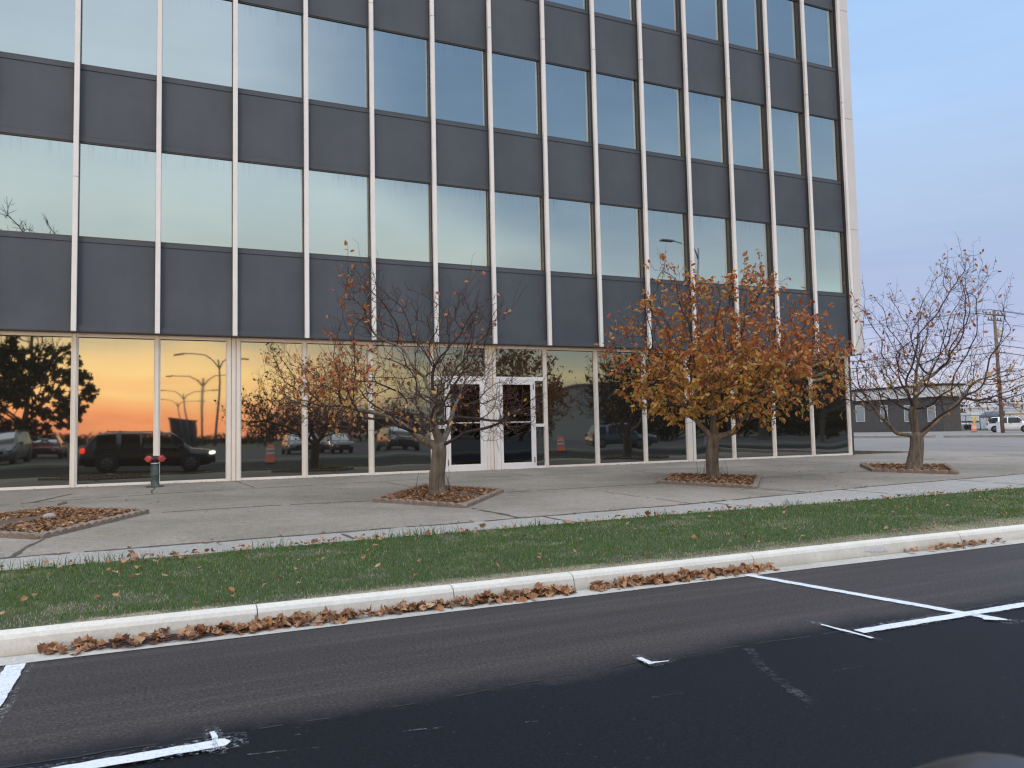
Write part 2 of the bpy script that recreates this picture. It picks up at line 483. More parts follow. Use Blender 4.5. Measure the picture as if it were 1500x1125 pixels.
# ------------------------------------------------------------------ kerb, gutter, road
M['kerb'] = concrete('new white kerb concrete', (0.64, 0.61, 0.55), (0.57, 0.535, 0.465), 0.10, 0.5, 0.8, 0.15)
def grime(mat):
    nt = mat.node_tree; b = nt.nodes['Principled BSDF']; L = nt.links
    src = b.inputs['Base Color'].links[0].from_socket
    v = coords(nt); sx = N(nt, 'ShaderNodeSeparateXYZ'); L.new(v, sx.inputs[0])
    h = math_n(nt, 'ADD', sx.outputs['Z'], math_n(nt, 'MULTIPLY_ADD', noise(nt, 2.6, 6, 0.7, v).outputs['Fac'], 0.16, -0.08))
    mr = N(nt, 'ShaderNodeMapRange'); mr.inputs[1].default_value = -0.325; mr.inputs[2].default_value = -0.40; L.new(h, mr.inputs[0])
    L.new(mixc(nt, math_n(nt, 'MULTIPLY', mr.outputs[0], 0.55), src, (0.30, 0.245, 0.175)), b.inputs['Base Color'])
grime(M['kerb'])
M['gutter'] = concrete('gutter concrete', (0.44, 0.42, 0.38), (0.33, 0.31, 0.27), 0.25, 0.5, 1.2)
def make_kerb():
    mb = MB()
    prof = [(KB, -0.5), (KB, -0.268), (KB - 0.02, -0.262), (KB - 0.075, -0.264), (KB - 0.105, -0.276), (KB - 0.125, -0.30), (KB - 0.15, -0.391), (KB - 0.15, -0.5)]
    cuts = [-14, -11.2, -8.1, -5.0, -1.9, 0.2, 2.2, 3.6, 4.62, 6.45, 9.2, 12.2, 15.2, 18.2, 21.2, 25.5]
    for a, b in zip(cuts[:-1], cuts[1:]):
        xs = np.linspace(a + 0.004, b - 0.004, 9)
        vs = []; fs = []; n = len(prof)
        for x in xs:
            w = 0.004 * math.sin(x * 1.7)
            for (y, z) in prof: vs.append((x, y + w, z + 0.003 * math.sin(x * 0.9 + 1)))
        for i in range(8):
            for j in range(n - 1):
                fs.append((i * n + j, i * n + j + 1, (i + 1) * n + j + 1, (i + 1) * n + j))
        fs.append(tuple(range(n))); fs.append(tuple(8 * n + j for j in range(n)))
        mb.add(vs, fs, 0)
    o = mb.build('kerb', M['kerb'], fixn=True)
    tag(o, 'new white concrete kerb between grass verge and road', 'kerb', kind='structure')
make_kerb()
GE = KB - 0.15
mb = MB()
gx = np.linspace(-14, 25.5, 80)
vs = []; fs = []
for x in gx: vs += [(x, GE - 0.001, -0.392), (x, GE - 0.19 + 0.006 * math.sin(x * 2.1), -0.396)]
for i in range(79): fs.append((2 * i, 2 * i + 1, 2 * i + 3, 2 * i + 2))
mb.add(vs, fs)
tag(mb.build('gutter', M['gutter'], fixn=True), 'narrow grey concrete gutter between kerb and asphalt', 'gutter', kind='structure')

def asphalt_mat():
    m, nt, b, L = new_mat('fresh asphalt')
    v = coords(nt)
    sx = N(nt, 'ShaderNodeSeparateXYZ'); L.new(v, sx.inputs[0])
    agg = noise(nt, 55, 6, 0.85, v); mid = noise(nt, 9, 6, 0.7, v); big = noise(nt, 0.5, 5, 0.6, v)
    stv = coords(nt, (0.22, 5.5, 1)); streak = noise(nt, 1.0, 6, 0.65, stv, 0.3)
    # kerb lane is dusty, the driving lane newly sealed (their seam runs along y = -13.9)
    wob = math_n(nt, 'MULTIPLY_ADD', noise(nt, 0.7, 5, 0.6, v).outputs['Fac'], 0.5, -0.25)
    wob2 = math_n(nt, 'MULTIPLY_ADD', mid.outputs['Fac'], 0.22, -0.11)
    yy = math_n(nt, 'ADD', math_n(nt, 'ADD', sx.outputs['Y'], wob), wob2)
    mr = N(nt, 'ShaderNodeMapRange'); mr.inputs[1].default_value = -14.02; mr.inputs[2].default_value = -13.75; L.new(yy, mr.inputs[0])
    dusty = ramp(nt, [(0.3, (0.032, 0.028, 0.028)), (0.5, (0.038, 0.033, 0.033)), (0.68, (0.055, 0.048, 0.046))]); L.new(streak.outputs['Fac'], dusty.inputs['Fac'])
    dark = ramp(nt, [(0.3, (0.0035, 0.0048, 0.008)), (0.7, (0.0055, 0.0072, 0.0115))]); L.new(big.outputs['Fac'], dark.inputs['Fac'])
    c = mixc(nt, mr.outputs[0], dark.outputs['Color'], dusty.outputs['Color'])
    a = ramp(nt, [(0.34, (0.25,) * 3), (0.5, (1.0,) * 3), (0.66, (2.2,) * 3)]); L.new(agg.outputs['Fac'], a.inputs['Fac'])
    c = mixc(nt, 1, c, a.outputs['Color'], 'MULTIPLY')
    # sparse pale flecks
    vo = N(nt, 'ShaderNodeTexVoronoi'); vo.inputs['Scale'].default_value = 13; L.new(v, vo.inputs['Vector'])
    fl = ramp(nt, [(0.0, (1, 1, 1)), (0.05, (1, 1, 1)), (0.10, (0, 0, 0))]); L.new(vo.outputs['Distance'], fl.inputs['Fac'])
    c = mixc(nt, math_n(nt, 'MULTIPLY', math_n(nt, 'MULTIPLY', fl.outputs['Color'], 0.5), noise(nt, 2.2, 3, 0.6, v).outputs['Fac']), c, (0.10, 0.10, 0.105))
    L.new(c, b.inputs['Base Color'])
    b.inputs['Roughness'].default_value = 0.7
    L.new(math_n(nt, 'MULTIPLY_ADD', mr.outputs[0], 0.06, 0.14), b.inputs['Specular IOR Level'])
    bump(nt, agg.outputs['Fac'], 0.45, 0.006, b)
    return m
M['asphalt'] = asphalt_mat()
mb = MB()
rx = np.linspace(-150, 25.9, 30); ry = [GE - 0.18, -13, -14, -15.5, -18, -21, -24.5]
vs = [(x, y, -0.40) for x in rx for y in ry]; k = len(ry)
mb.add(vs, [(i * k + j, i * k + j + 1, (i + 1) * k + j + 1, (i + 1) * k + j) for i in range(len(rx) - 1) for j in range(k - 1)])
mb.add([(x, y, -0.40) for x in (25.9, 200) for y in (GE - 0.18, -24.5)], [(0, 1, 3, 2)])
tag(mb.build('road', M['asphalt'], fixn=True), 'freshly sealed dark asphalt road along the kerb', 'road', kind='structure')

def paint_mat():
    m, nt, b, L = new_mat('fresh white road paint')
    v = coords(nt); n = noise(nt, 60, 4, 0.7, v); n2 = noise(nt, 6, 3, 0.6, v)
    r = ramp(nt, [(0.3, (0.42, 0.45, 0.49)), (0.5, (0.62, 0.65, 0.69))]); L.new(n.outputs['Fac'], r.inputs['Fac'])
    L.new(r.outputs['Color'], b.inputs['Base Color']); b.inputs['Roughness'].default_value = 0.55
    bump(nt, n.outputs['Fac'], 0.3, 0.003, b)
    return m
M['paint'] = paint_mat()
def speckle_mat(name, col, lo, hi, scale=45):
    m, nt, b, L = new_mat(name)
    n = noise(nt, scale, 5, 0.8, coords(nt)); r = ramp(nt, [(lo, (0, 0, 0)), (hi, (1, 1, 1))]); L.new(n.outputs['Fac'], r.inputs['Fac'])
    n2 = noise(nt, 5, 3, 0.6, coords(nt)); r2 = ramp(nt, [(0.35, (0.2,) * 3), (0.6, (1, 1, 1))]); L.new(n2.outputs['Fac'], r2.inputs['Fac'])
    b.inputs['Base Color'].default_value = (*col, 1); b.inputs['Roughness'].default_value = 0.8
    L.new(mixc(nt, 1, r.outputs['Color'], r2.outputs['Color'], 'MULTIPLY'), b.inputs['Alpha'])
    return m
M['spray'] = speckle_mat('paint overspray', (0.5, 0.52, 0.55), 0.52, 0.78)
M['chalk'] = speckle_mat('broken chalk line', (0.17, 0.178, 0.19), 0.46, 0.68, 30)
M['faint_paint'] = plain('faint worn paint', (0.06, 0.063, 0.068), 0.7, 0, 0.5, 30)
M['dust_track'] = speckle_mat('pale dust track', (0.065, 0.069, 0.078), 0.43, 0.72, 26)
RZ = -0.396
def stripe(mb, p, q, w, seed=0, rag=0.006, taper=0.0, mi=0, lift=0.0):
    r = random.Random(seed)
    (x0, y0), (x1, y1) = p, q
    ln = math.hypot(x1 - x0, y1 - y0); n = max(3, int(ln / 0.05))
    nx, ny = -(y1 - y0) / ln, (x1 - x0) / ln
    A = []; B = []
    for k in range(n + 1):
        t = k / n; ww = w / 2 * (1 - taper * t)
        a, b2 = ww + r.uniform(-rag, rag), ww + r.uniform(-rag, rag)
        x, y = x0 + (x1 - x0) * t, y0 + (y1 - y0) * t
        A.append((x + nx * a, y + ny * a, RZ + lift)); B.append((x - nx * b2, y - ny * b2, RZ + lift))
    vs = A + B
    mb.add(vs, [(k, k + 1, n + 2 + k, n + 1 + k) for k in range(n)], mi)
def zxy(px, py): p = at_z(px, py, RZ); return (p.x, p.y)
LIFT = [0.0024]
def line_obj(name, label, segs, mat=None):
    mb = MB()
    for i, s in enumerate(segs): stripe(mb, *s[:3], seed=i + 3, rag=s[3] if len(s) > 3 else 0.005, taper=s[4] if len(s) > 4 else 0, lift=0.0012 * i + LIFT[0])
    LIFT[0] += 0.003
    for i, s in enumerate(segs):
        (x0, y0), (x1, y1) = s[0], s[1]; ln = math.hypot(x1 - x0, y1 - y0); e = min(0.12, ln * 0.4) / ln
        stripe(mb, (x0 - (x1 - x0) * e, y0 - (y1 - y0) * e), (x1 + (x1 - x0) * e, y1 + (y1 - y0) * e), s[2] * 1.9, 90 + i, 0.012, 0, 1, LIFT[0] - 0.001 - 0.0004 * i)
    tag(mb.build(name, [mat or M['paint'], M['spray']], fixn=True), label, 'road marking', kind='structure')
s0 = zxy(1093, 842); s1 = zxy(1466, 908)
line_obj('stall_line', 'white parking stall line running from the kerb to its T end at right', [(s0, s1, 0.085)])
t0 = zxy(1258, 926); t1 = zxy(1500, 886.5)
dx, dy = t1[0] - t0[0], t1[1] - t0[1]
line_obj('stall_line', 'white line along the road crossing the right stall line', [((t0[0], t0[1]), (t0[0] + dx * 3, t0[1] + dy * 3), 0.085),
     (zxy(1203, 916), zxy(1279, 936), 0.028, 0.006), (zxy(1440, 908), zxy(1475, 909), 0.03, 0.008)])
l0 = zxy(24, 975); l1 = zxy(-16, 1045)
line_obj('stall_line', 'white stall line cut by the left edge of the view', [(l0, (l0[0] + 0.0, l0[1] - 1.75), 0.1)])
k0 = zxy(318, 1093); k1 = zxy(100, 1125)
line_obj('stall_line', 'white line with a short hooked end at lower left of the road', [(k0, (k0[0] - 3.2, k0[1] + 0.02), 0.085),
     (zxy(310, 1076), zxy(321, 1099), 0.035, 0.012), (k0, (k0[0] + 0.05, k0[1] + 0.004), 0.07, 0.02, 0.5)])
line_obj('paint_mark', 'small hooked white paint mark on the dark lane', [(zxy(936, 967), zxy(955, 976), 0.035, 0.004), (zxy(952, 975), zxy(980, 972), 0.035, 0.004, 0.85)])
mb = MB()
for i, (a, b, c, d) in enumerate([(1098, 950, 1112, 972), (1112, 972, 1126, 985), (1126, 985, 1150, 1002), (1150, 1002, 1172, 1018), (1172, 1018, 1188, 1033)]):
    stripe(mb, zxy(a, b), zxy(c, d), 0.06, 40 + i, 0.014)
tag(mb.build('dust_track', M['dust_track'], fixn=True), 'faint pale dust trail across the dark lane', 'road stain', kind='structure')
mb = MB()
sr_ = random.Random(12); px_ = None
for k in range(90):
    x = -1.0 + k * 0.1; y = -13.95 + 0.03 * math.sin(x * 1.9) + sr_.uniform(-0.008, 0.008)
    if px_ and sr_.random() > 0.28: stripe(mb, px_, (x, y), 0.012, 300 + k, 0.003, lift=-0.0015)
    px_ = (x, y)
tag(mb.build('road_seam', M['groove'], fixn=True), 'thin broken seam between the dusty lane and the sealed lane', 'road seam', kind='structure')
mb = MB()
for i, (a, b, c, d) in enumerate([(950, 1022, 1000, 1015), (360, 1105, 480, 1093), (590, 1071, 648, 1065), (1220, 982, 1262, 976), (770, 1058, 790, 1056), (432, 1066, 442, 1065), (432, 1076, 440, 1075), (1275, 983, 1285, 982)]):
    stripe(mb, zxy(a, b), zxy(c, d), 0.009, 70 + i, 0.003)
tag(mb.build('guide_line', M['chalk'], fixn=True), 'thin broken chalk guide lines on the dark lane', 'road marking', kind='structure')
# grey rubbed blocks on the kerb face
mb = MB()
for k in range(9):
    px = 1250 + k * 6.2
    a = at_z(px, 804.5, -0.34); x = a.x
    h = 0.016 + 0.006 * (k > 1) + 0.005 * (k > 3)
    zt = -0.318
    mb.add([(x, -12.0642, zt), (x + 0.030, -12.0642, zt), (x + 0.028, -12.0695 - h * 0.3, zt - h * 1.5), (x + 0.002, -12.0695 - h * 0.3, zt - h * 1.5)], [(0, 1, 2, 3)])
M['rub'] = plain('grey rub mark', (0.52, 0.52, 0.52), 0.8, 0, 0.2, 30)
kerb_mark = mb.build('rub_mark', M['rub'])
tag(kerb_mark, 'row of small grey rubbed blocks on the white kerb face', 'kerb mark', kind='structure')

# ------------------------------------------------------------------ wider ground
def ground_mat():
    m, nt, b, L = new_mat('rough ground')
    v = coords(nt); n = noise(nt, 0.05, 6, 0.6, v); n2 = noise(nt, 3, 5, 0.7, v)
    r = ramp(nt, [(0.35, (0.04, 0.055, 0.025)), (0.65, (0.075, 0.07, 0.045))]); L.new(n.outputs['Fac'], r.inputs['Fac'])
    r2 = ramp(nt, [(0.3, (0.75,) * 3), (0.7, (1.2,) * 3)]); L.new(n2.outputs['Fac'], r2.inputs['Fac'])
    L.new(mixc(nt, 1, r.outputs['Color'], r2.outputs['Color'], 'MULTIPLY'), b.inputs['Base Color']); b.inputs['Roughness'].default_value = 0.95
    return m
M['ground'] = ground_mat()
mb = MB()
n = 64
mb.add([(0, 0, -0.55)] + [(2500 * math.cos(2 * math.pi * k / n), 2500 * math.sin(2 * math.pi * k / n), -0.55) for k in range(n)],
       [(0, 1 + k, 1 + (k + 1) % n) for k in range(n)])
tag(mb.build('ground', M['ground']), 'open ground reaching the horizon', 'ground', kind='structure')
M['lot'] = concrete('old lot paving', (0.20, 0.185, 0.168), (0.155, 0.145, 0.13), 0.2, 0.5, 0.12)
M['old_asphalt'] = concrete('old asphalt', (0.075, 0.075, 0.078), (0.055, 0.055, 0.058), 0.25, 0.5, 0.1)
M['kerb_old'] = concrete('weathered kerb', (0.33, 0.30, 0.265), (0.24, 0.215, 0.185), 0.25, 0.5, 1.0)
def lot_cracks(mb):
    for k, (a, b, c, d) in enumerate([(1262, 649, 1380, 650), (1290, 655, 1340, 655.5), (1390, 652, 1500, 655), (1360, 646, 1470, 647)]):
        p, q = at_z(a, b, -0.2), at_z(c, d, -0.2)
        ln = (q - p).length; nn = int(ln / 0.5)
        r = random.Random(k)
        for i in range(nn):
            if r.random() < 0.25: continue
            u = p.lerp(q, i / nn); w = p.lerp(q, (i + 1) / nn)
            t = 0.05 * r.uniform(0.5, 1.5)
            mb.add([(u.x - t, u.y, -0.196), (u.x + t, u.y, -0.196), (w.x + t, w.y, -0.196), (w.x - t, w.y, -0.196)], [(0, 1, 2, 3)], 1)
mb = MB()
mb.add([(26.0, -11.9, -0.2), (58.5, -11.9, -0.2), (58.5, 160, -0.2), (26.0, 160, -0.2)], [(0, 1, 2, 3)])
lot_cracks(mb)
tag(mb.build('side_street', [M['lot'], M['joint']]), 'pale worn side street beyond the end of the building', 'street', kind='structure')
mb = MB()
mb.add([(58.5, -11.9, -0.204), (106, -11.9, -0.204), (106, 200, -0.204), (58.5, 200, -0.204)], [(0, 1, 2, 3)])
tag(mb.build('parking_lot', M['lot']), 'pale parking lot in front of the far buildings', 'parking lot', kind='structure')
mb = MB()
mb.add([(106, -11.9, -0.21), (700, -11.9, -0.21), (700, 700, -0.21), (106, 700, -0.21)], [(0, 1, 2, 3)])
tag(mb.build('far_lot', M['ground']), 'ground behind the far buildings', 'ground', kind='structure')
def kerb_run(name, label, pts, h, w, segs_gap=()):
    mb = MB()
    for (x0, y0, x1, y1) in pts:
        d = Vector((x1 - x0, y1 - y0, 0)); ln = d.length; d.normalize(); nrm = Vector((-d.y, d.x, 0))
        prof = [(-w / 2, -0.25), (-w / 2, h - 0.22), (-w / 2 + 0.03, h - 0.2), (w / 2 - 0.03, h - 0.2), (w / 2, h - 0.22), (w / 2, -0.25)]
        n = max(2, int(ln / 2)); vs = []; fs = []
        for i in range(n + 1):
            c = Vector((x0, y0, 0)) + d * (ln * i / n)
            for (a, z) in prof: vs.append(c + nrm * a + Vector((0, 0, z)))
        for i in range(n):
            for j in range(5): fs.append((i * 6 + j, i * 6 + j + 1, i * 6 + j + 7, i * 6 + j + 6))
        fs.append(tuple(range(6))); fs.append(tuple(n * 6 + j for j in range(6)))
        mb.add(vs, fs)
    tag(mb.build(name, M['kerb_old'], fixn=True), label, 'kerb', kind='structure')
kerb_run('plaza_kerb', 'weathered kerb at the far end of the plaza with a ramp gap', [(26.0, 16, 26.0, -0.15), (25.9, -1.0, 25.2, -11)], 0.15, 0.3)
kerb_run('far_kerb', 'weathered kerb across the side street', [(61.5, 120, 59.5, 40), (59.5, 39, 58.7, 26), (58.7, 25, 58.2, 16), (58.2, 15.2, 58.0, -6)], 0.2, 0.4)
mb = MB()
p = at_z(1465, 640, -0.2)
vs = []
for k in range(24):
    a = 2 * math.pi * k / 24; vs.append((60.8 + 1.6 * math.cos(a) * (1 + 0.15 * math.sin(3 * a)), 13.2 + 6.5 * math.sin(a), -0.19))
mb.add(vs, [tuple(range(24))])
M['far_grass'] = plain('far grass', (0.075, 0.11, 0.045), 0.9, 0, 0.4, 1.5)
tag(mb.build('grass_patch', M['far_grass']), 'green grass patch behind the far kerb', 'grass patch', kind='structure')
# opposite side of the road (what the facade mirrors)
mb = MB(); mb.box(-150, 200, -24.75, -24.5, -0.55, -0.27)
tag(mb.build('opposite_kerb', M['kerb_old']), 'kerb on the opposite side of the road', 'kerb', kind='structure')
mb = MB(); mb.add([(-150, -24.75, -0.28), (200, -24.75, -0.28), (200, -28.5, -0.28), (-150, -28.5, -0.28)], [(3, 2, 1, 0)])
tag(mb.build('opposite_verge', M['far_grass']), 'grass verge on the opposite side of the road', 'verge', kind='structure')
mb = MB(); mb.add([(-60, -28.5, -0.3), (90, -28.5, -0.3), (90, -75, -0.3), (-60, -75, -0.3)], [(3, 2, 1, 0)])
tag(mb.build('opposite_parking', M['old_asphalt']), 'asphalt parking lot across the road', 'parking lot', kind='structure')

# ------------------------------------------------------------------ office building
BW = 1.524
I0, I1 = -4, 14
bld = empty('office_building', (8, 0.3, 0))
tag(bld, 'dark glass office block with white vertical mullions and charcoal spandrel bands', 'office building')
def part(mb, name, mats, parent=bld, **kw):
    o = mb.build(name, mats, None, **kw)
    o.parent = parent
    mats_w = parent.matrix_world
    o.matrix_parent_inverse = Matrix.Identity(4)
    return o
# parts are modelled in world metres; shift them into the Empty's frame
bld.location = (0, 0, 0)
WINZ = [(5.03, 7.02), (8.63, 10.66), (12.32, 14.26), (15.92, 17.9)]
SPZ = [(3.11, 5.03), (7.02, 8.63), (10.66, 12.32), (14.26, 15.92), (17.9, 18.7)]
prs = random.Random(21)
def pane(x0, x1, z0, z1, y, mat, parent, amp=0.0016, tilt=0.0016, name='pane', nx=8, nz=10):
    mb = MB(); vs = []; fs = []
    a1, a2 = prs.uniform(-1, 1), prs.uniform(-1, 1); p1, p2, p3 = [prs.uniform(0, 6.3) for _ in range(3)]
    tx, tz = prs.uniform(-tilt, tilt), prs.uniform(-tilt, tilt) * 0.6
    for i in range(nx + 1):
        for j in range(nz + 1):
            u, w = i / nx, j / nz
            d = amp * (a1 * math.sin(math.pi * u) * math.sin(math.pi * w) + 0.35 * math.sin(5 * u + p1) * math.sin(4 * w + p2) + 0.15 * math.sin(9 * w + 3 * u + p3))
            d += tx * (u - .5) * (x1 - x0) + tz * (w - .5) * (z1 - z0)
            vs.append((x0 + (x1 - x0) * u, y + d, z0 + (z1 - z0) * w))
    for i in range(nx):
        for j in range(nz):
            a = i * (nz + 1) + j
            fs.append((a, a + nz + 1, a + nz + 2, a + 1))
    mb.add(vs, fs, 0, True)
    return mb.build(name, mat, parent)
for i in range(I0, I1):
    xa, xb = i * BW + 0.025, (i + 1) * BW - 0.025
    if i == I1 - 1: xb = 21.27 - 0.0
    for (z0, z1) in SPZ:
        mb = MB()
        mb.box(xa, xb, 0.19, 0.28, z0 + 0.118, z1 - 0.098)
        mb.box(xa, xb, 0.178, 0.28, z1 - 0.09, z1 - 0.001)
        mb.box(xa, xb, 0.172 if z0 > 4 else 0.12, 0.28, z0 + 0.001, z0 + 0.11)
        mb.box(xa, xb, 0.215, 0.281, z0 + 0.108, z0 + 0.12, 1); mb.box(xa, xb, 0.2, 0.281, z1 - 0.1, z1 - 0.088, 1)
        part(mb, 'spandrel_panel', [M['spandrel'], M['groove']])
    for (z0, z1) in WINZ:
        mb = MB(); t = 0.028
        mb.box(xa, xa + t, 0.18, 0.25, z0, z1); mb.box(xb - t, xb, 0.18, 0.25, z0, z1)
        mb.box(xa + t, xb - t, 0.185, 0.25, z0, z0 + t); mb.box(xa + t, xb - t, 0.185, 0.25, z1 - t, z1)
        w = part(mb, 'window', M['fin'])
        pane(xa + t, xb - t, z0 + t, z1 - t, 0.215, M['glass_up'], w)
for i in range(I0, I1 + 1):
    x = i * BW
    if i == I1: x = 21.33
    mb = MB()
    cuts = [3.09, 11.16, 18.75]
    if i in (0, -3): cuts = [3.09, 6.23, 13.0, 18.75]
    if i < 6 and i not in (0, -3): cuts = [3.09, 11.16 + 0.0, 18.75]
    for a, b in zip(cuts[:-1], cuts[1:]):
        mb.bbox(x - 0.048, x + 0.048, 0.0, 0.085, a + (0.004 if a > 4 else 0), b - 0.004, 0.005)
    mu = part(mb, 'mullion', M['white_frame'])
    mb = MB(); mb.box(x - 0.03, x + 0.03, 0.083, 0.24, 3.112, 18.7)
    mb.build('fin', M['fin'], mu)
# corner column with cladding joints
mb = MB()
cz = [3.11, 7.06, 10.65, 14.22, 17.8, 18.75]
for a, b in zip(cz[:-1], cz[1:]): mb.bbox(21.39, 21.73, 0.012, 0.5, a + 0.004, b - 0.004, 0.006)
cc = part(mb, 'corner_column', M['corner_clad'])
mb = MB(); mb.box(21.42, 21.72, 0.03, 0.49, 3.115, 18.7); mb.build('backing', M['groove'], cc)
# body behind
mb = MB()
mb.box(I0 * BW, 21.72, 0.282, 24, 3.115, 18.68)
part(mb, 'wall', M['core'])
mb = MB(); mb.box(I0 * BW, 21.46, 0.49, 24, -0.1, 3.105)
part(mb, 'ground_floor_wall', M['core'])
mb = MB(); mb.box(I0 * BW, 21.7, 0.122, 0.60, 3.098, 3.112)
part(mb, 'soffit', M['fin'])
mb = MB(); mb.box(I0 * BW - 0.05, 21.76, 0.3, 24.05, 18.69, 18.9)
part(mb, 'roof', M['roof'])
# side face: fins and panel bands down the return wall
for k in range(8):
    mb = MB(); mb.bbox(21.75, 21.82, 3.2 + k * 2.8, 3.3 + k * 2.8, 3.11, 18.7, 0.005); part(mb, 'mullion', M['white_frame'])
# ground floor storefront
GF = 0.345; GP = 0.405
ZS0, ZS1, ZH0, ZH1 = -0.045, 0.02, 3.015, 3.097
PIL = (-2, 2, 6, 10)
def post(x0, x1, name='storefront_mullion', z0=ZS0, z1=ZH1):
    mb = MB(); xm = (x0 + x1) / 2
    mb.bbox(x0, x1, GF + 0.012, 0.47, z0, z1, 0.004)
    mb.bbox(xm - (x1 - x0) * 0.27, xm + (x1 - x0) * 0.27, GF - 0.006, GF + 0.02, z0 + 0.002, z1 - 0.002, 0.004)
    return part(mb, name, M['warm_frame'])
edge = {}
for i in range(I0, I1 + 1):
    x = i * BW
    if i == I1:
        post(21.30, 21.40); mb = MB(); mb.box(21.402, 21.5, GF + 0.03, 0.55, ZS0 - 0.02, ZH1); part(mb, 'corner_post', M['fin']); edge[i] = (21.30, 21.40)
    elif i in PIL:
        mb = MB()
        mb.bbox(x - 0.14, x - 0.055, GF, 0.47, ZS0, ZH1, 0.005); mb.bbox(x + 0.055, x + 0.14, GF, 0.47, ZS0, ZH1, 0.005)
        mb.bbox(x - 0.045, x + 0.045, GF + 0.02, 0.47, ZS0, ZH1, 0.004); mb.box(x - 0.06, x + 0.06, GF + 0.06, 0.46, ZS0, ZH1, 1)
        part(mb, 'pilaster', [M['warm_frame'], M['groove']]); edge[i] = (x - 0.14, x + 0.14)
    else:
        post(x - 0.048, x + 0.048); edge[i] = (x - 0.048, x + 0.048)
def bar(mb, x0, x1, z0, z1, y0=GF + 0.006, y1=0.46): mb.bbox(x0, x1, y0, y1, z0, z1, 0.004)
for i in range(I0, I1):
    xa, xb = edge[i][1], edge[i + 1][0]
    if i in (5, 6): continue
    mb = MB()
    bar(mb, xa + 0.001, xb - 0.001, ZS0, ZS1); bar(mb, xa + 0.001, xb - 0.001, ZH0, ZH1)
    bar(mb, xa + 0.001, xa + 0.018, ZS1 + 0.001, ZH0 - 0.001, GF + 0.03); bar(mb, xb - 0.018, xb - 0.001, ZS1 + 0.001, ZH0 - 0.001, GF + 0.03)
    mb.box(xa + 0.018, xb - 0.018, GF + 0.045, GF + 0.07, ZH0 - 0.014, ZH0 - 0.001, 1)
    w = part(mb, 'storefront_window', [M['warm_frame'], M['groove']])
    pane(xa + 0.016, xb - 0.016, ZS1, ZH0, GP, M['glass_low'], w, amp=0.0024 if i < 4 else 0.0042, tilt=0.0018)
def entrance(sign):
    """door bay mirrored about the central pilaster"""
    c = 6 * BW
    def X(a): return c + sign * a
    def rng(a, b): return (min(X(a), X(b)), max(X(a), X(b)))
    out = edge[7][0] - c if sign > 0 else c - edge[5][1]
    mb = MB()
    for (a, b, z0, z1) in [(0.142, 0.235, ZS0, 2.199), (1.166, 1.226, ZS0, 2.199), (0.142, out - 0.001, 2.2, 2.3), (0.142, out - 0.001, ZH0, ZH1),
                           (1.2265, out - 0.001, ZS0, 0.025), (1.2265, out - 0.001, 1.02, 1.1)]:
        x0, x1 = rng(a, b); bar(mb, x0, x1, z0, z1, GF + 0.008)
    fr = part(mb, 'entrance_frame', M['white_frame'])
    x0, x1 = rng(0.15, out); pane(x0, x1, 2.295, ZH0 + 0.004, GP, M['glass_low'], fr, 0.0015)
    x0, x1 = rng(1.222, out)
    pane(x0, x1, 1.095, 2.205, GP, M['glass_low'], fr, 0.001); pane(x0, x1, 0.02, 1.025, GP, M['glass_low'], fr, 0.001)
    # door leaf
    mb = MB()
    a, b = 0.239, 1.162; zb, zt = -0.035, 2.192
    for (p, q, z0, z1) in [(a, a + 0.07, zb, zt), (b - 0.07, b, zb, zt), (a + 0.0705, b - 0.0705, zt - 0.09, zt), (a + 0.0705, b - 0.0705, zb, 0.13)]:
        x0, x1 = rng(p, q); mb.bbox(x0, x1, GF - 0.004, GF + 0.05, z0, z1, 0.004)
    d = part(mb, 'door', M['white_frame'])
    x0, x1 = rng(a + 0.066, b - 0.066); pane(x0, x1, 0.126, zt - 0.086, GF + 0.025, M['glass_door'], d, 0.0008)
    mb = MB(); x0, x1 = rng(a + 0.071, b - 0.071); mb.bbox(x0, x1, GF + 0.004, GF + 0.02, 1.135, 1.165, 0.003); mb.build('push_bar', M['corner_clad'], d)
    mb = MB(); xh = X(a + 0.045)
    mb.tube([(xh, GF - 0.004, 0.93), (xh, GF - 0.06, 0.93), (xh, GF - 0.06, 1.19), (xh, GF - 0.004, 1.19)], 0.012, 8); mb.build('handle', M['corner_clad'], d)
    for z in (0.12, 1.98):
        mb = MB(); mb.tube([(X(b + 0.002), GF - 0.012, z), (X(b + 0.002), GF - 0.012, z + 0.14)], 0.012, 8); mb.build('hinge', M['fin'], d)
entrance(1); entrance(-1)

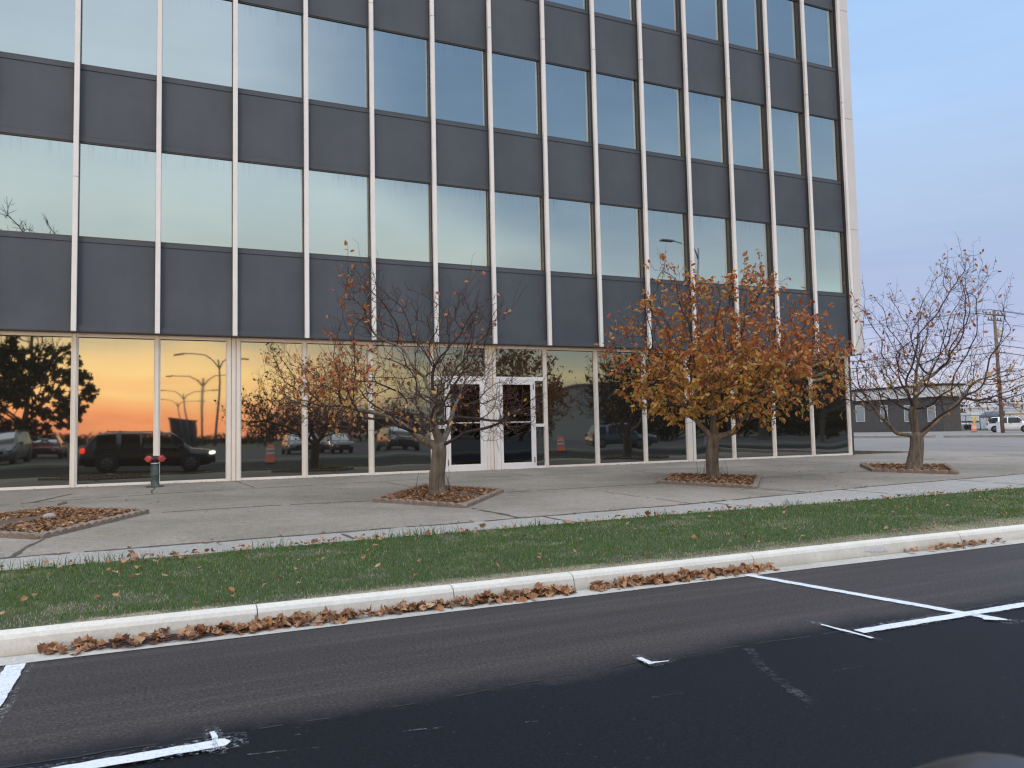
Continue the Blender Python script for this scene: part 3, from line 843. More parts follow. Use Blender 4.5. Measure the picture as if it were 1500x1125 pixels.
# ------------------------------------------------------------------ fire department connection
def standpipe():
    b = gp(227, 713); x, y, z = b.x, -0.55, gz(-0.55)
    root = empty('standpipe', (x, y, z))
    tag(root, 'green patinated standpipe with two red caps in front of the storefront mullion', 'standpipe')
    m, nt, bs, L = new_mat('patinated bronze')
    v = coords(nt); n = noise(nt, 9, 6, 0.7, v); r = ramp(nt, [(0.35, (0.04, 0.046, 0.042)), (0.58, (0.075, 0.105, 0.095)), (0.74, (0.13, 0.19, 0.17))])
    L.new(n.outputs['Fac'], r.inputs['Fac']); L.new(r.outputs['Color'], bs.inputs['Base Color']); bs.inputs['Roughness'].default_value = 0.6; bs.inputs['Metallic'].default_value = 0.3
    mb = MB(); mb.lathe([(0.078, 0.02), (0.078, 0.22), (0.081, 0.225), (0.081, 0.24), (0.078, 0.245), (0.078, 0.455)], n=24); mb.build('pipe', m, root)
    mb = MB(); mb.lathe([(0.0, 0.0), (0.17, 0.0), (0.17, 0.016), (0.16, 0.022), (0.08, 0.024)], n=24); mb.build('flange', m, root)
    mb = MB(); mb.lathe([(0.082, 0.455), (0.084, 0.458), (0.084, 0.472), (0.08, 0.474)], n=24); mb.build('collar', M['corner_clad'], root)
    dk = plain('dark cast metal', (0.03, 0.028, 0.03), 0.5, 0.5)
    mb = MB(); mb.lathe([(0.06, 0.474), (0.072, 0.5), (0.075, 0.56), (0.06, 0.60), (0.03, 0.615), (0.0, 0.617)], n=20)
    for s in (-1, 1):
        mb.tube([(0, 0, 0.55), (s * 0.07, -0.03, 0.555), (s * 0.10, -0.06, 0.555)], [0.05, 0.052, 0.055], 14)
    hd = mb.build('head', dk, root)
    red = plain('red painted cap', (0.40, 0.055, 0.05), 0.5, 0, 0.1)
    for s in (-1, 1):
        cp = MB(); bm = bmesh.new()
        c = Vector((s * 0.115, -0.085, 0.555)); ax = Vector((s * 0.6, -1, 0)).normalized()
        pr = [(0.062, -0.03), (0.068, -0.02), (0.068, 0.018), (0.055, 0.03), (0.02, 0.034)]
        q = ax.to_track_quat('Z', 'Y')
        vs = []; fs = []; nn = 8
        for (rr, h) in pr:
            for j in range(nn):
                a = 2 * math.pi * (j + .5) / nn; vs.append(c + q @ Vector((rr * math.cos(a), rr * math.sin(a), h)))
        for i in range(len(pr) - 1):
            for j in range(nn): fs.append((i * nn + j, i * nn + (j + 1) % nn, (i + 1) * nn + (j + 1) % nn, (i + 1) * nn + j))
        fs.append(tuple((len(pr) - 1) * nn + j for j in range(nn)))
        for sgn in (-1, 1):   # lugs
            e = c + q @ Vector((sgn * 0.075, 0, 0)); f = c + q @ Vector((sgn * 0.095, 0, 0))
            cp.tube([e, f], 0.012, 6)
        cp.add(vs, fs); cap = cp.build('cap', red, root); bm.free()
standpipe()

# ------------------------------------------------------------------ trees
M['bark'] = None
def bark_mat(name, a, b_, sc=1.0):
    m, nt, b, L = new_mat(name)
    v = coords(nt, (14 * sc, 14 * sc, 2.2 * sc)); n = noise(nt, 1.5, 6, 0.75, v, 0.6); n2 = noise(nt, 4, 4, 0.6, coords(nt))
    r = ramp(nt, [(0.32, a), (0.68, b_)]); L.new(n.outputs['Fac'], r.inputs['Fac'])
    r2 = ramp(nt, [(0.3, (0.75,) * 3), (0.7, (1.2,) * 3)]); L.new(n2.outputs['Fac'], r2.inputs['Fac'])
    L.new(mixc(nt, 1, r.outputs['Color'], r2.outputs['Color'], 'MULTIPLY'), b.inputs['Base Color'])
    b.inputs['Roughness'].default_value = 0.9; b.inputs['Specular IOR Level'].default_value = 0.2
    bump(nt, n.outputs['Fac'], 0.9, 0.02, b)
    return m
M['bark'] = bark_mat('grey brown bark', (0.075, 0.062, 0.05), (0.245, 0.205, 0.165))
M['branch'] = bark_mat('dark branch bark', (0.036, 0.027, 0.026), (0.09, 0.068, 0.062), 2)
M['twig'] = plain('reddish twig', (0.06, 0.028, 0.026), 0.8, 0, 0.3, 8)
ORANGE = [(0, (0.30, 0.075, 0.03)), (0.25, (0.42, 0.145, 0.04)), (0.5, (0.52, 0.22, 0.065)), (0.72, (0.34, 0.10, 0.045)), (0.9, (0.56, 0.28, 0.10)), (1, (0.24, 0.11, 0.045))]
YELLOW = [(0, (0.50, 0.26, 0.055)), (0.3, (0.58, 0.34, 0.08)), (0.55, (0.46, 0.20, 0.05)), (0.75, (0.34, 0.29, 0.08)), (0.9, (0.55, 0.33, 0.09)), (1, (0.14, 0.17, 0.04))]
PINKISH = [(0, (0.38, 0.12, 0.08)), (0.35, (0.45, 0.17, 0.08)), (0.6, (0.30, 0.09, 0.07)), (0.85, (0.50, 0.26, 0.10)), (1, (0.25, 0.18, 0.07))]
M['leaf_orange'] = leafy_mat('orange autumn leaf', ORANGE, 0.55, 0.3)
M['leaf_yellow'] = leafy_mat('yellow autumn leaf', YELLOW, 0.55, 0.3)
M['leaf_pink'] = leafy_mat('rusty autumn leaf', PINKISH, 0.55, 0.3)

def rand_unit(r):
    z = r.uniform(-1, 1); a = r.uniform(0, 2 * math.pi); s = math.sqrt(1 - z * z)
    return Vector((s * math.cos(a), s * math.sin(a), z))

def grow(seed, trunk_pts, env, natt, step=0.09, infl=0.9, kill=0.2, jitter=0.34, maxit=130, grav=0.0, first=None, gap=0.0, gapf=1.3):
    """space colonisation: nodes/parents filling the envelope 'env' = list of (weight, centre, radii)"""
    r = random.Random(seed)
    atts = []
    tot = sum(e[0] for e in env)
    for w, c, rad in env:
        for k in range(int(natt * w / tot)):
            u = rand_unit(r) * (r.random() ** 0.42)
            q_ = (c[0] + u.x * rad[0], c[1] + u.y * rad[1], c[2] + u.z * rad[2])
            if vnoise(q_[0] * gapf + 11.3, q_[2] * gapf + q_[1] * gapf * 0.8 + 5.7, seed) < gap: continue
            atts.append(Vector((c[0] + u.x * rad[0], c[1] + u.y * rad[1], c[2] + u.z * rad[2])))
    nodes = [Vector(p) for p in trunk_pts]; par = [-1] + list(range(len(nodes) - 1))
    nt_ = len(nodes)
    if first:
        for (d, ln) in first:
            p = nodes[nt_ - 1]; pi = nt_ - 1; dd = Vector(d).normalized()
            for k in range(int(ln / step)):
                dd = (dd + rand_unit(r) * 0.16 + Vector((0, 0, 0.02))).normalized()
                p = p + dd * step; nodes.append(p); par.append(pi); pi = len(nodes) - 1
    for it in range(maxit):
        if not atts: break
        kd = kdtree.KDTree(len(nodes))
        for i, p in enumerate(nodes): kd.insert(p, i)
        kd.balance()
        pull = {}
        rest = []
        for a in atts:
            p, i, d = kd.find(a)
            if d < kill: continue
            rest.append(a)
            if i < nt_ - 2: continue
            if d < infl or it < 12:
                pull.setdefault(i, Vector((0, 0, 0)))
                pull[i] += (a - p).normalized()
        atts = rest
        if not pull: break
        for i, d in pull.items():
            if d.length < 1e-6: continue
            d = d.normalized()
            back = nodes[i] - nodes[par[i]] if par[i] >= 0 else Vector((0, 0, 1))
            d = (d + back.normalized() * 0.35 + rand_unit(r) * jitter + Vector((0, 0, grav))).normalized()
            nodes.append(nodes[i] + d * step); par.append(i)
    return nodes, par, nt_

LAT = Vector((math.cos(YAW), -math.sin(YAW), 0)); DEP = Vector((math.sin(YAW), math.cos(YAW), 0))
def frame_pt(base, u, v, z): return base + LAT * u + DEP * v + Vector((0, 0, z))

def build_tree(name, label, base, trunk_h, trunk_r, env_l, natt, seed, leaf_fn, nleaf, lean=(0, 0), tip=0.0036, expo=2.25, step=0.09, kill=0.2,
               twigs=2.0, leaf_len=0.085, mats=None, first=None, root_cat='tree', infl=0.9, twig_len=0.3, droop=0.0, group=None, shoots=0, twig_r=0.0036, leaf_mats=None, fine=True, gap=0.0, long_shoots=0):
    r = random.Random(seed + 100)
    base = Vector(base)
    root = empty(name, base)
    tag(root, label, root_cat, group)
    # work in the tree's own frame, lateral axes aligned with LAT / DEP
    def tr(u, v, z): return LAT * u + DEP * v + Vector((0, 0, z))
    tp = []
    k = max(4, int(trunk_h / 0.1))
    for i in range(k + 1):
        t = i / k
        tp.append(tr(lean[0] * t + 0.02 * math.sin(5 * t + seed), lean[1] * t, -0.05 + (trunk_h + 0.05) * t))
    env = [(w, tr(*c), rad) for w, c, rad in env_l]
    fr = [(tr(*d), ln) for d, ln in first] if first else None
    nodes, par, nt_ = grow(seed, tp, env, natt, step, infl, kill, first=fr, gap=gap)
    n = len(nodes)
    kids = [[] for _ in range(n)]
    for i in range(1, n): kids[par[i]].append(i)
    # prune nothing; pipe-model radii
    rad = [0.0] * n
    for i in range(n - 1, -1, -1):
        if not kids[i]: rad[i] = tip
        else: rad[i] = (sum(rad[c] ** expo for c in kids[i])) ** (1 / expo)
    sc = (trunk_r * 0.93) / max(rad[nt_ - 1], 1e-6)
    def rr(x):  # keep twigs, rescale thick wood so that the trunk has the photographed girth
        t = min(1, max(0, (x - tip) / max(rad[nt_ - 1] - tip, 1e-6))) ** 0.75
        return x * (1 + (sc - 1) * t)
    rad = [rr(x) for x in rad]
    for i in range(nt_, n):
        if par[i] >= nt_: rad[i] = max(tip, min(rad[i], rad[par[i]] * 0.975))
        else: rad[i] = min(rad[i], trunk_r * 0.66)
    for i in range(nt_):
        t = i / max(1, nt_ - 1)
        rad[i] = trunk_r * (1.0 - 0.10 * t) + (0.35 * trunk_r * (1 - t * 5) if t < 0.2 else 0)
    # trunk
    mb = MB()
    top_k = max(kids[nt_ - 1], key=lambda q: rad[q]) if kids[nt_ - 1] else None
    tn = [nodes[i] for i in range(nt_)]; tr_ = list(rad[:nt_])
    if top_k is not None:
        tr_[-1] *= 0.93; tn += [nodes[nt_ - 1] + Vector((0, 0, 0.07)), nodes[nt_ - 1] + Vector((0, 0, 0.13))]; tr_ += [trunk_r * 0.62, trunk_r * 0.25]
    mb.tube(tn, tr_, 16)
    # irregular girth
    vs = mb.v
    for q in range(len(vs)):
        a = math.atan2(vs[q][1], vs[q][0]); s = 1 + 0.07 * math.sin(3 * a + vs[q][2] * 4 + seed) + 0.04 * math.sin(7 * a + seed)
        c = tp[min(len(tp) - 1, q // 16)]
        vs[q] = (c.x + (vs[q][0] - c.x) * s, c.y + (vs[q][1] - c.y) * s, vs[q][2])
    mb.build('trunk', M['bark'], root)
    # branches as chains
    mb = MB()
    done = set(range(nt_ - 1))
    stack = [(nt_ - 1, None)]
    starts = [(par[c], c) for c in kids[nt_ - 1]] + [(i, c) for i in range(nt_ - 1) for c in kids[i] if c != i + 1]
    while starts:
        p, c = starts.pop()
        chain = [p, c]
        while kids[c]:
            ks = sorted(kids[c], key=lambda q: -rad[q])
            for q in ks[1:]: starts.append((c, q))
            c = ks[0]; chain.append(c)
        pts = [nodes[q] for q in chain]; rs = [rad[q] for q in chain]
        rs[0] = min(rs[0], rs[1] * (1.25 if rs[1] < 0.03 else 1.0))
        if rs[1] > 0.045 and len(rs) > 4: rs[1] *= 1.18; rs[2] *= 1.08; pts[0] = pts[0] - Vector((0, 0, 0.10))
        # light smoothing
        if len(pts) > 3:
            sm = [pts[0]] + [(pts[i - 1] + pts[i] * 2 + pts[i + 1]) / 4 for i in range(1, len(pts) - 1)] + [pts[-1]]
            pts = sm
        rm = max(rs)
        nn = 10 if rm > 0.05 else (7 if rm > 0.02 else (5 if rm > 0.009 else 4))
        mb.tube(pts, rs, nn, mi=2 if rm > 0.04 else (0 if rm > 0.012 else 1))
    # twigs
    tips = []
    cand = [i for i in range(nt_ + 3, n) if rad[i] < max(0.016, tip * 1.6)]
    for i in cand:
        m_ = twigs if not kids[i] else twigs * 0.35
        cnt = int(m_) + (1 if r.random() < m_ - int(m_) else 0)
        d0 = (nodes[i] - nodes[par[i]]).normalized()
        for q in range(cnt):
            out = (nodes[i] - tr(0, 0, trunk_h + 0.6)).normalized()
            d = (d0 * 0.5 + out * 0.35 + rand_unit(r) * 0.75 + Vector((0, 0, 0.12 - droop))).normalized()
            L_ = r.uniform(0.4, 1.1) * twig_len
            p = nodes[i]; pts = [p]; sg = 3
            for s in range(sg):
                d = (d + rand_unit(r) * 0.22 + Vector((0, 0, 0.05 - droop))).normalized()
                p = p + d * (L_ / sg); pts.append(p)
            mb.tube(pts, [twig_r, twig_r * 0.85, twig_r * 0.7, twig_r * 0.45], 3, mi=1, cap=False)
            tips.append((pts[-1], d)); tips.append((pts[-2], d))
            if fine and r.random() < 0.6:
                d2 = (d + rand_unit(r) * 0.8).normalized(); p2 = pts[1]
                mb.tube([p2, p2 + d2 * L_ * 0.3, p2 + (d2 + Vector((0, 0, .15))) * L_ * 0.55], [twig_r * 0.7, twig_r * 0.6, twig_r * 0.4], 3, mi=1, cap=False)
                tips.append((p2 + d2 * L_ * 0.55, d2))
    ends = [i for i in range(nt_ + 3, n) if not kids[i] and nodes[i].z > trunk_h + 0.7]
    for q in range(min(long_shoots, len(ends))):   # long year-shoots that break the outline
        i = r.choice(ends); c0 = tr(env_l[0][1][0], 0, trunk_h + 0.5)
        d = ((nodes[i] - c0).normalized() * 0.8 + Vector((0, 0, 0.55)) + rand_unit(r) * 0.35).normalized()
        p = nodes[i]; pts = [p]; LL = r.uniform(0.3, 0.75)
        for s_ in range(5):
            d = (d + rand_unit(r) * 0.13 + Vector((0, 0, 0.05))).normalized(); p = p + d * LL / 5; pts.append(p)
            if s_ > 0 and r.random() < 0.6:
                d3 = (d + rand_unit(r) * 0.9).normalized(); e3 = p + d3 * r.uniform(0.04, 0.14)
                mb.tube([p, e3], [twig_r * 0.7, twig_r * 0.45], 3, mi=1, cap=False); tips.append((e3, d3))
            tips.append((p, d))
        mb.tube(pts, [twig_r * 1.1, twig_r, twig_r * 0.9, twig_r * 0.8, twig_r * 0.65, twig_r * 0.45], 4, mi=1, cap=False)
    for q in range(shoots):   # suckers at the foot
        a = r.uniform(0, 6.28); p = Vector((math.cos(a) * trunk_r * r.uniform(1.3, 2.6), math.sin(a) * trunk_r * r.uniform(1.3, 2.6), -0.05))
        h = r.uniform(0.2, 0.5); mb.tube([p, p + Vector((r.uniform(-.03, .03), r.uniform(-.03, .03), h * .5)), p + Vector((r.uniform(-.08, .08), r.uniform(-.08, .08), h))], [0.005, 0.004, 0.002], 4, mi=1)
    mb.build('branches', [M['branch'], M['twig'], M['bark']], root)
    # foliage
    if nleaf:
        mb = MB(); got = 0; tries = 0; cap_ = {}; mx_ = max(2, int(1 + 2.2 * nleaf / max(1, len(tips))))
        while got < nleaf and tries < nleaf * 40 and tips:
            tries += 1
            ti = r.randrange(len(tips)); p, d = tips[ti]
            if cap_.get(ti, 0) >= mx_: continue
            u, v, z = p.dot(LAT), p.dot(DEP), p.z
            w, mi = leaf_fn(u, v, z, r)
            w *= 0.25 + 1.3 * vnoise(u * 2.3 + 5 * seed, z * 2.3 + v * 1.7, seed)
            if r.random() > w: continue
            got += 1; cap_[ti] = cap_.get(ti, 0) + 1
            p = p + rand_unit(r) * 0.03
            L_ = leaf_len * r.choice((0.55, 0.75, 0.9, 1.0, 1.1, 1.3)) * r.uniform(0.9, 1.1); W_ = L_ * r.uniform(0.24, 0.34)
            ax = (Vector((0, 0, -1)) * r.uniform(0.2, 1.0) + rand_unit(r) * 0.7 + d * 0.3).normalized()
            sd = ax.cross(rand_unit(r))
            if sd.length < 1e-3: continue
            sd.normalize(); nm = ax.cross(sd)
            fold = r.uniform(0.1, 0.6) * W_; curl = r.uniform(-0.25, 0.35) * L_
            mb.add([p, p + ax * L_ * 0.28 + sd * W_ * .8 + nm * fold, p + ax * L_ * 0.28 - sd * W_ * .8 + nm * fold,
                    p + ax * L_ * 0.62 + sd * W_ * 0.85 + nm * (fold + curl * 0.4), p + ax * L_ * 0.62 - sd * W_ * 0.85 + nm * (fold + curl * 0.4),
                    p + ax * L_ + nm * curl, p + ax * L_ * 0.45 + nm * curl * 0.2],
                   [(0, 1, 6), (0, 6, 2), (1, 3, 6), (2, 6, 4), (3, 5, 6), (4, 6, 5)], mi)
        mb.build('foliage', leaf_mats or [M['leaf_orange'], M['leaf_yellow'], M['leaf_pink']], root)
    return root

def sp(u, c, w): return math.exp(-((u - c) / w) ** 2)
# tree in the second bed: almost bare, wide
def leaf2(u, v, z, r):
    w = 0.05 + 1.0 * sp(u, -1.5, 0.65) * sp(z, 2.05, 0.5) + 0.35 * sp(u, -1.4, 0.35) * sp(z, 3.5, 0.6) + 0.25 * sp(u, -0.6, 0.5) * sp(z, 1.2, 0.3)
    return w, (1 if z < 1.7 and r.random() < 0.75 else (0 if r.random() < 0.6 else 2))
t2 = gp(641, 727)
build_tree('autumn_tree', 'nearly bare wide-spreading tree in front of the entrance doors', (t2.x, t2.y, gz(t2.y)), 0.80, 0.135,
           [(7, (-0.4, 0, 1.68), (2.3, 1.8, 0.78)), (1.4, (-0.3, 0, 2.6), (1.5, 1.3, 0.85)), (0.5, (-1.2, 0, 3.3), (0.45, 0.45, 0.6)), (0.4, (0.75, 0, 2.9), (0.6, 0.5, 0.5)), (1.4, (0.85, -0.2, 1.35), (0.9, 0.9, 0.5))],
           3200, 3, leaf2, 1050, lean=(0.03, 0), step=0.075, kill=0.11, infl=0.55, twigs=1.5, leaf_len=0.08, twig_len=0.24, twig_r=0.0036, gap=0.28, long_shoots=90,
           first=[((-0.85, 0.2, 0.3), 0.45), ((0.7, -0.3, 0.5), 0.3), ((-0.1, 0.1, 1.0), 0.5), ((0.25, 0.6, 0.8), 0.3)], shoots=5, group='trees in the plaza beds')
# tree in the third bed: full of orange leaves
def leaf3(u, v, z, r):
    w = 0.22 + 0.78 * min(1, max(0, (3.2 - z) / 1.2))
    if z > 2.8: w = max(w, 0.38)
    if u < -0.3 and z < 2.2: w *= 1.25
    if 0.9 < u < 2.1 and 1.35 < z < 2.0: w *= 0.25
    py = 0.2 + 0.7 * min(1, max(0, (2.6 - z) / 1.2)) - 0.22 * (u > 1.0)
    return w, (1 if r.random() < py else (0 if r.random() < 0.85 else 2))
t3 = gp(1043, 702)
build_tree('autumn_tree', 'tree full of orange and yellow leaves near the right end of the facade', (t3.x, t3.y, gz(t3.y)), 0.82, 0.13,
           [(6, (0.42, 0, 1.95), (2.35, 2.0, 0.95)), (2.6, (0.3, 0, 2.9), (2.0, 1.7, 1.1)), (1, (-1.3, 0, 2.6), (0.8, 1.0, 1.0)), (1.0, (1.8, 0, 2.6), (1.0, 0.9, 0.9)), (0.3, (-0.6, 0, 3.9), (0.7, 0.6, 0.5)), (0.25, (1.0, 0, 3.8), (0.6, 0.6, 0.5))],
           2800, 8, leaf3, 10500, lean=(0.05, 0), step=0.085, kill=0.13, infl=0.6, twigs=1.1, leaf_len=0.098, twig_len=0.25, twig_r=0.0038, gap=0.34, long_shoots=90,
           first=[((-0.75, -0.2, 0.5), 0.35), ((0.9, 0.1, 0.25), 0.5), ((0.0, 0.5, 1.0), 0.3), ((0.2, -0.5, 1.0), 0.3)], shoots=14, group='trees in the plaza beds')
# tree in the last bed: bare, against the sky
def leaf4(u, v, z, r):
    w = 0.25 + 0.7 * sp(u, -0.35, 0.3) * sp(z, 2.05, 0.25) + 0.7 * sp(u, 0.75, 0.45) * sp(z, 1.85, 0.25) + 0.15 * (z > 3.4)
    return w, (1 if z < 2.4 and r.random() < 0.7 else 2)
t4 = gp(1339, 689)
build_tree('autumn_tree', 'bare dark-branched tree against the sky beyond the corner', (t4.x, t4.y, gz(t4.y)), 0.76, 0.165,
           [(5.5, (0.6, 0, 2.1), (2.5, 2.0, 0.95)), (2.4, (0.7, 0, 3.2), (1.9, 1.6, 1.1)), (1.4, (1.9, 0, 1.8), (1.2, 1.1, 0.55)), (0.9, (-1.0, 0, 1.75), (0.9, 0.9, 0.5)), (0.5, (1.3, 0, 4.3), (0.8, 0.7, 0.6)), (0.3, (-0.7, 0, 3.5), (0.6, 0.6, 0.6))],
           2700, 17, leaf4, 800, lean=(0.10, 0), step=0.085, kill=0.13, infl=0.6, twigs=1.15, leaf_len=0.085, twig_len=0.29, twig_r=0.004, gap=0.30, long_shoots=120,
           first=[((-0.9, 0.0, 0.3), 0.5), ((0.9, -0.1, 0.45), 0.4), ((0.15, 0.3, 1.0), 0.45), ((0.55, -0.4, 0.7), 0.4), ((-0.3, -0.2, 0.9), 0.4)], group='trees in the plaza beds')

# ------------------------------------------------------------------ tree beds
def leaf_shape(mb, p, nrm, L_, r, mi=0, curl=0.4):
    """one dead leaf: toothed blade, creased and curled"""
    q = Vector(nrm).to_track_quat('Z', 'Y') @ Matrix.Rotation(r.uniform(0, 6.28), 4, 'Z').to_quaternion()
    out = [(0, -0.5), (0.28, -0.36), (0.46, -0.08), (0.27, 0.02), (0.34, 0.26), (0.12, 0.2), (0, 0.52), (-0.12, 0.2), (-0.34, 0.26), (-0.27, 0.02), (-0.46, -0.08), (-0.28, -0.36)]
    k1, k2 = r.uniform(-curl, curl), r.uniform(0.1, 1.0) * curl
    vs = [Vector((0, -0.05, 0))]
    for (x, y) in out:
        x *= r.uniform(0.85, 1.1); y *= r.uniform(0.9, 1.1)
        vs.append(Vector((x, y, k1 * (y * y) * 2 + k2 * abs(x) * 1.3 + r.uniform(-0.05, 0.05) * curl)))
    vs = [Vector(p) + q @ (v * L_) for v in vs]
    mb.add(vs, [(0, 1 + i, 1 + (i + 1) % 12) for i in range(12)], mi)
DEAD = [(0, (0.28, 0.14, 0.075)), (0.25, (0.42, 0.235, 0.13)), (0.5, (0.19, 0.09, 0.055)), (0.7, (0.46, 0.28, 0.16)), (0.88, (0.32, 0.14, 0.055)), (1, (0.50, 0.36, 0.22))]
M['dead'] = leafy_mat('dead brown leaf', DEAD, 0.7, 0.12, 0.2)
M['litter'] = leafy_mat('bed leaf litter', [(0, (0.15, 0.065, 0.035)), (0.3, (0.30, 0.15, 0.075)), (0.6, (0.17, 0.095, 0.06)), (0.85, (0.42, 0.23, 0.10)), (1, (0.42, 0.31, 0.19))], 0.75, 0.1, 0.2)
M['bed_soil'] = plain('dark bed soil', (0.10, 0.072, 0.052), 0.95, 0, 0.4, 12, 0.6)
M['edging'] = concrete('brown scalloped edging', (0.235, 0.18, 0.145), (0.16, 0.125, 0.10), 0.25, 0.5, 3)
def tree_bed(corners, label, nleaf, seed, h=0.07, stone=False):
    r = random.Random(seed)
    cs = [Vector((x, y, gz(y))) for x, y in corners]
    c = sum(cs, Vector()) / 4
    root = empty('tree_bed', c)
    tag(root, label, 'tree bed', 'leaf-filled tree beds in the plaza')
    for i in range(4):
        a, b = cs[i] - c, cs[(i + 1) % 4] - c
        d = b - a; ln = d.length; d.normalize(); nrm = Vector((-d.y, d.x, 0)).normalized()
        n = max(3, int(round(ln / 0.155)))
        mb = MB(); w = 0.035
        per = 10
        top = []
        for k in range(n * per + 1):
            t = k / (n * per); ph = (k % per) / per if k < n * per else 1.0
            hh = h * (0.42 + 0.58 * math.sin(math.pi * ph) ** 0.6) + 0.004 * math.sin(k * 0.31 + seed)
            off = 0.012 * math.sin(math.pi * ph)
            p = a + d * (ln * t)
            top.append((p, hh, off))
        vs = []; fs = []
        for (p, hh, off) in top:
            vs += [p + nrm * (w + off) + Vector((0, 0, -0.03)), p + nrm * (w + off) + Vector((0, 0, hh * 0.85)), p + nrm * (w * 0.6) + Vector((0, 0, hh)),
                   p - nrm * (w * 0.6) + Vector((0, 0, hh)), p - nrm * (w + off) + Vector((0, 0, hh * 0.85)), p - nrm * (w + off) + Vector((0, 0, -0.03))]
        for k in range(len(top) - 1):
            for j in range(5): fs.append((k * 6 + j, k * 6 + j + 1, k * 6 + j + 7, k * 6 + j + 6))
        fs.append(tuple(range(6))); fs.append(tuple((len(top) - 1) * 6 + j for j in range(6)))
        mb.add(vs, fs, 0)
        mb.build('edging', M['edging'], root, fixn=True)
    mb = MB(); g = 8; vs = []; fs = []
    for i in range(g + 1):
        for j in range(g + 1):
            u, v = i / g, j / g
            p = (cs[0] * (1 - u) + cs[1] * u) * (1 - v) + (cs[3] * (1 - u) + cs[2] * u) * v - c
            e = min(u, 1 - u, v, 1 - v)
            vs.append(p + Vector((0, 0, 0.012 + min(0.035, e * 0.3) + r.uniform(0, 0.008))))
    for i in range(g):
        for j in range(g): fs.append((i * (g + 1) + j, i * (g + 1) + j + 1, (i + 1) * (g + 1) + j + 1, (i + 1) * (g + 1) + j))
    mb.add(vs, fs, 0, True); mb.build('soil', M['bed_soil'], root, fixn=True)
    mb = MB()
    for k in range(nleaf):
        u, v = r.uniform(0.03, 0.97), r.uniform(0.03, 0.97)
        if vnoise(u * 4 + seed, v * 4, seed) < 0.24: continue
        p = (cs[0] * (1 - u) + cs[1] * u) * (1 - v) + (cs[3] * (1 - u) + cs[2] * u) * v - c
        e = min(u, 1 - u, v, 1 - v)
        p.z += 0.012 + min(0.03, e * 0.25) + r.uniform(0.0, 0.018)
        leaf_shape(mb, p, Vector((r.gauss(0, .35), r.gauss(0, .35), 1)), r.uniform(0.04, 0.078), r, 0, 0.6)
    lf = mb.build('leaf_litter', M['litter'], root); lf['kind'] = 'stuff'
    if stone:
        bm = bmesh.new(); bmesh.ops.create_icosphere(bm, subdivisions=2, radius=1)
        for v in bm.verts: v.co = Vector((v.co.x * 0.075, v.co.y * 0.065, v.co.z * 0.045)) * (1 + 0.25 * (vnoise(v.co.x * 3 + 9, v.co.y * 3 + v.co.z * 2, 4) - 0.5))
        q = gp(72, 767) - c
        for v in bm.verts: v.co += Vector((q.x, q.y, 0.085))
        mb = MB(); mb.bm(bm, 0, True); mb.build('stone', M['kerb_old'], root)
    return root
def g2(px, py): p = gp(px, py); return (p.x, p.y)
tree_bed([(-1.35, -5.9), g2(75, 747), g2(215, 752), g2(58, 790)], 'treeless leaf-filled bed at the left edge with a grey stone', 2600, 1, stone=True)
tree_bed([g2(548, 735), g2(622, 713), g2(735, 721), g2(680, 744)], 'diamond bed of orange leaves under the nearly bare tree', 2300, 2)
tree_bed([g2(965, 708), g2(986, 697), g2(1112, 700), g2(1106, 716)], 'leaf-filled bed under the orange-leaved tree', 2000, 3)
tree_bed([g2(1262, 683), g2(1280, 691), g2(1402, 695), g2(1384, 684)], 'bed with brown edging under the bare tree beyond the corner', 1300, 4, h=0.09)

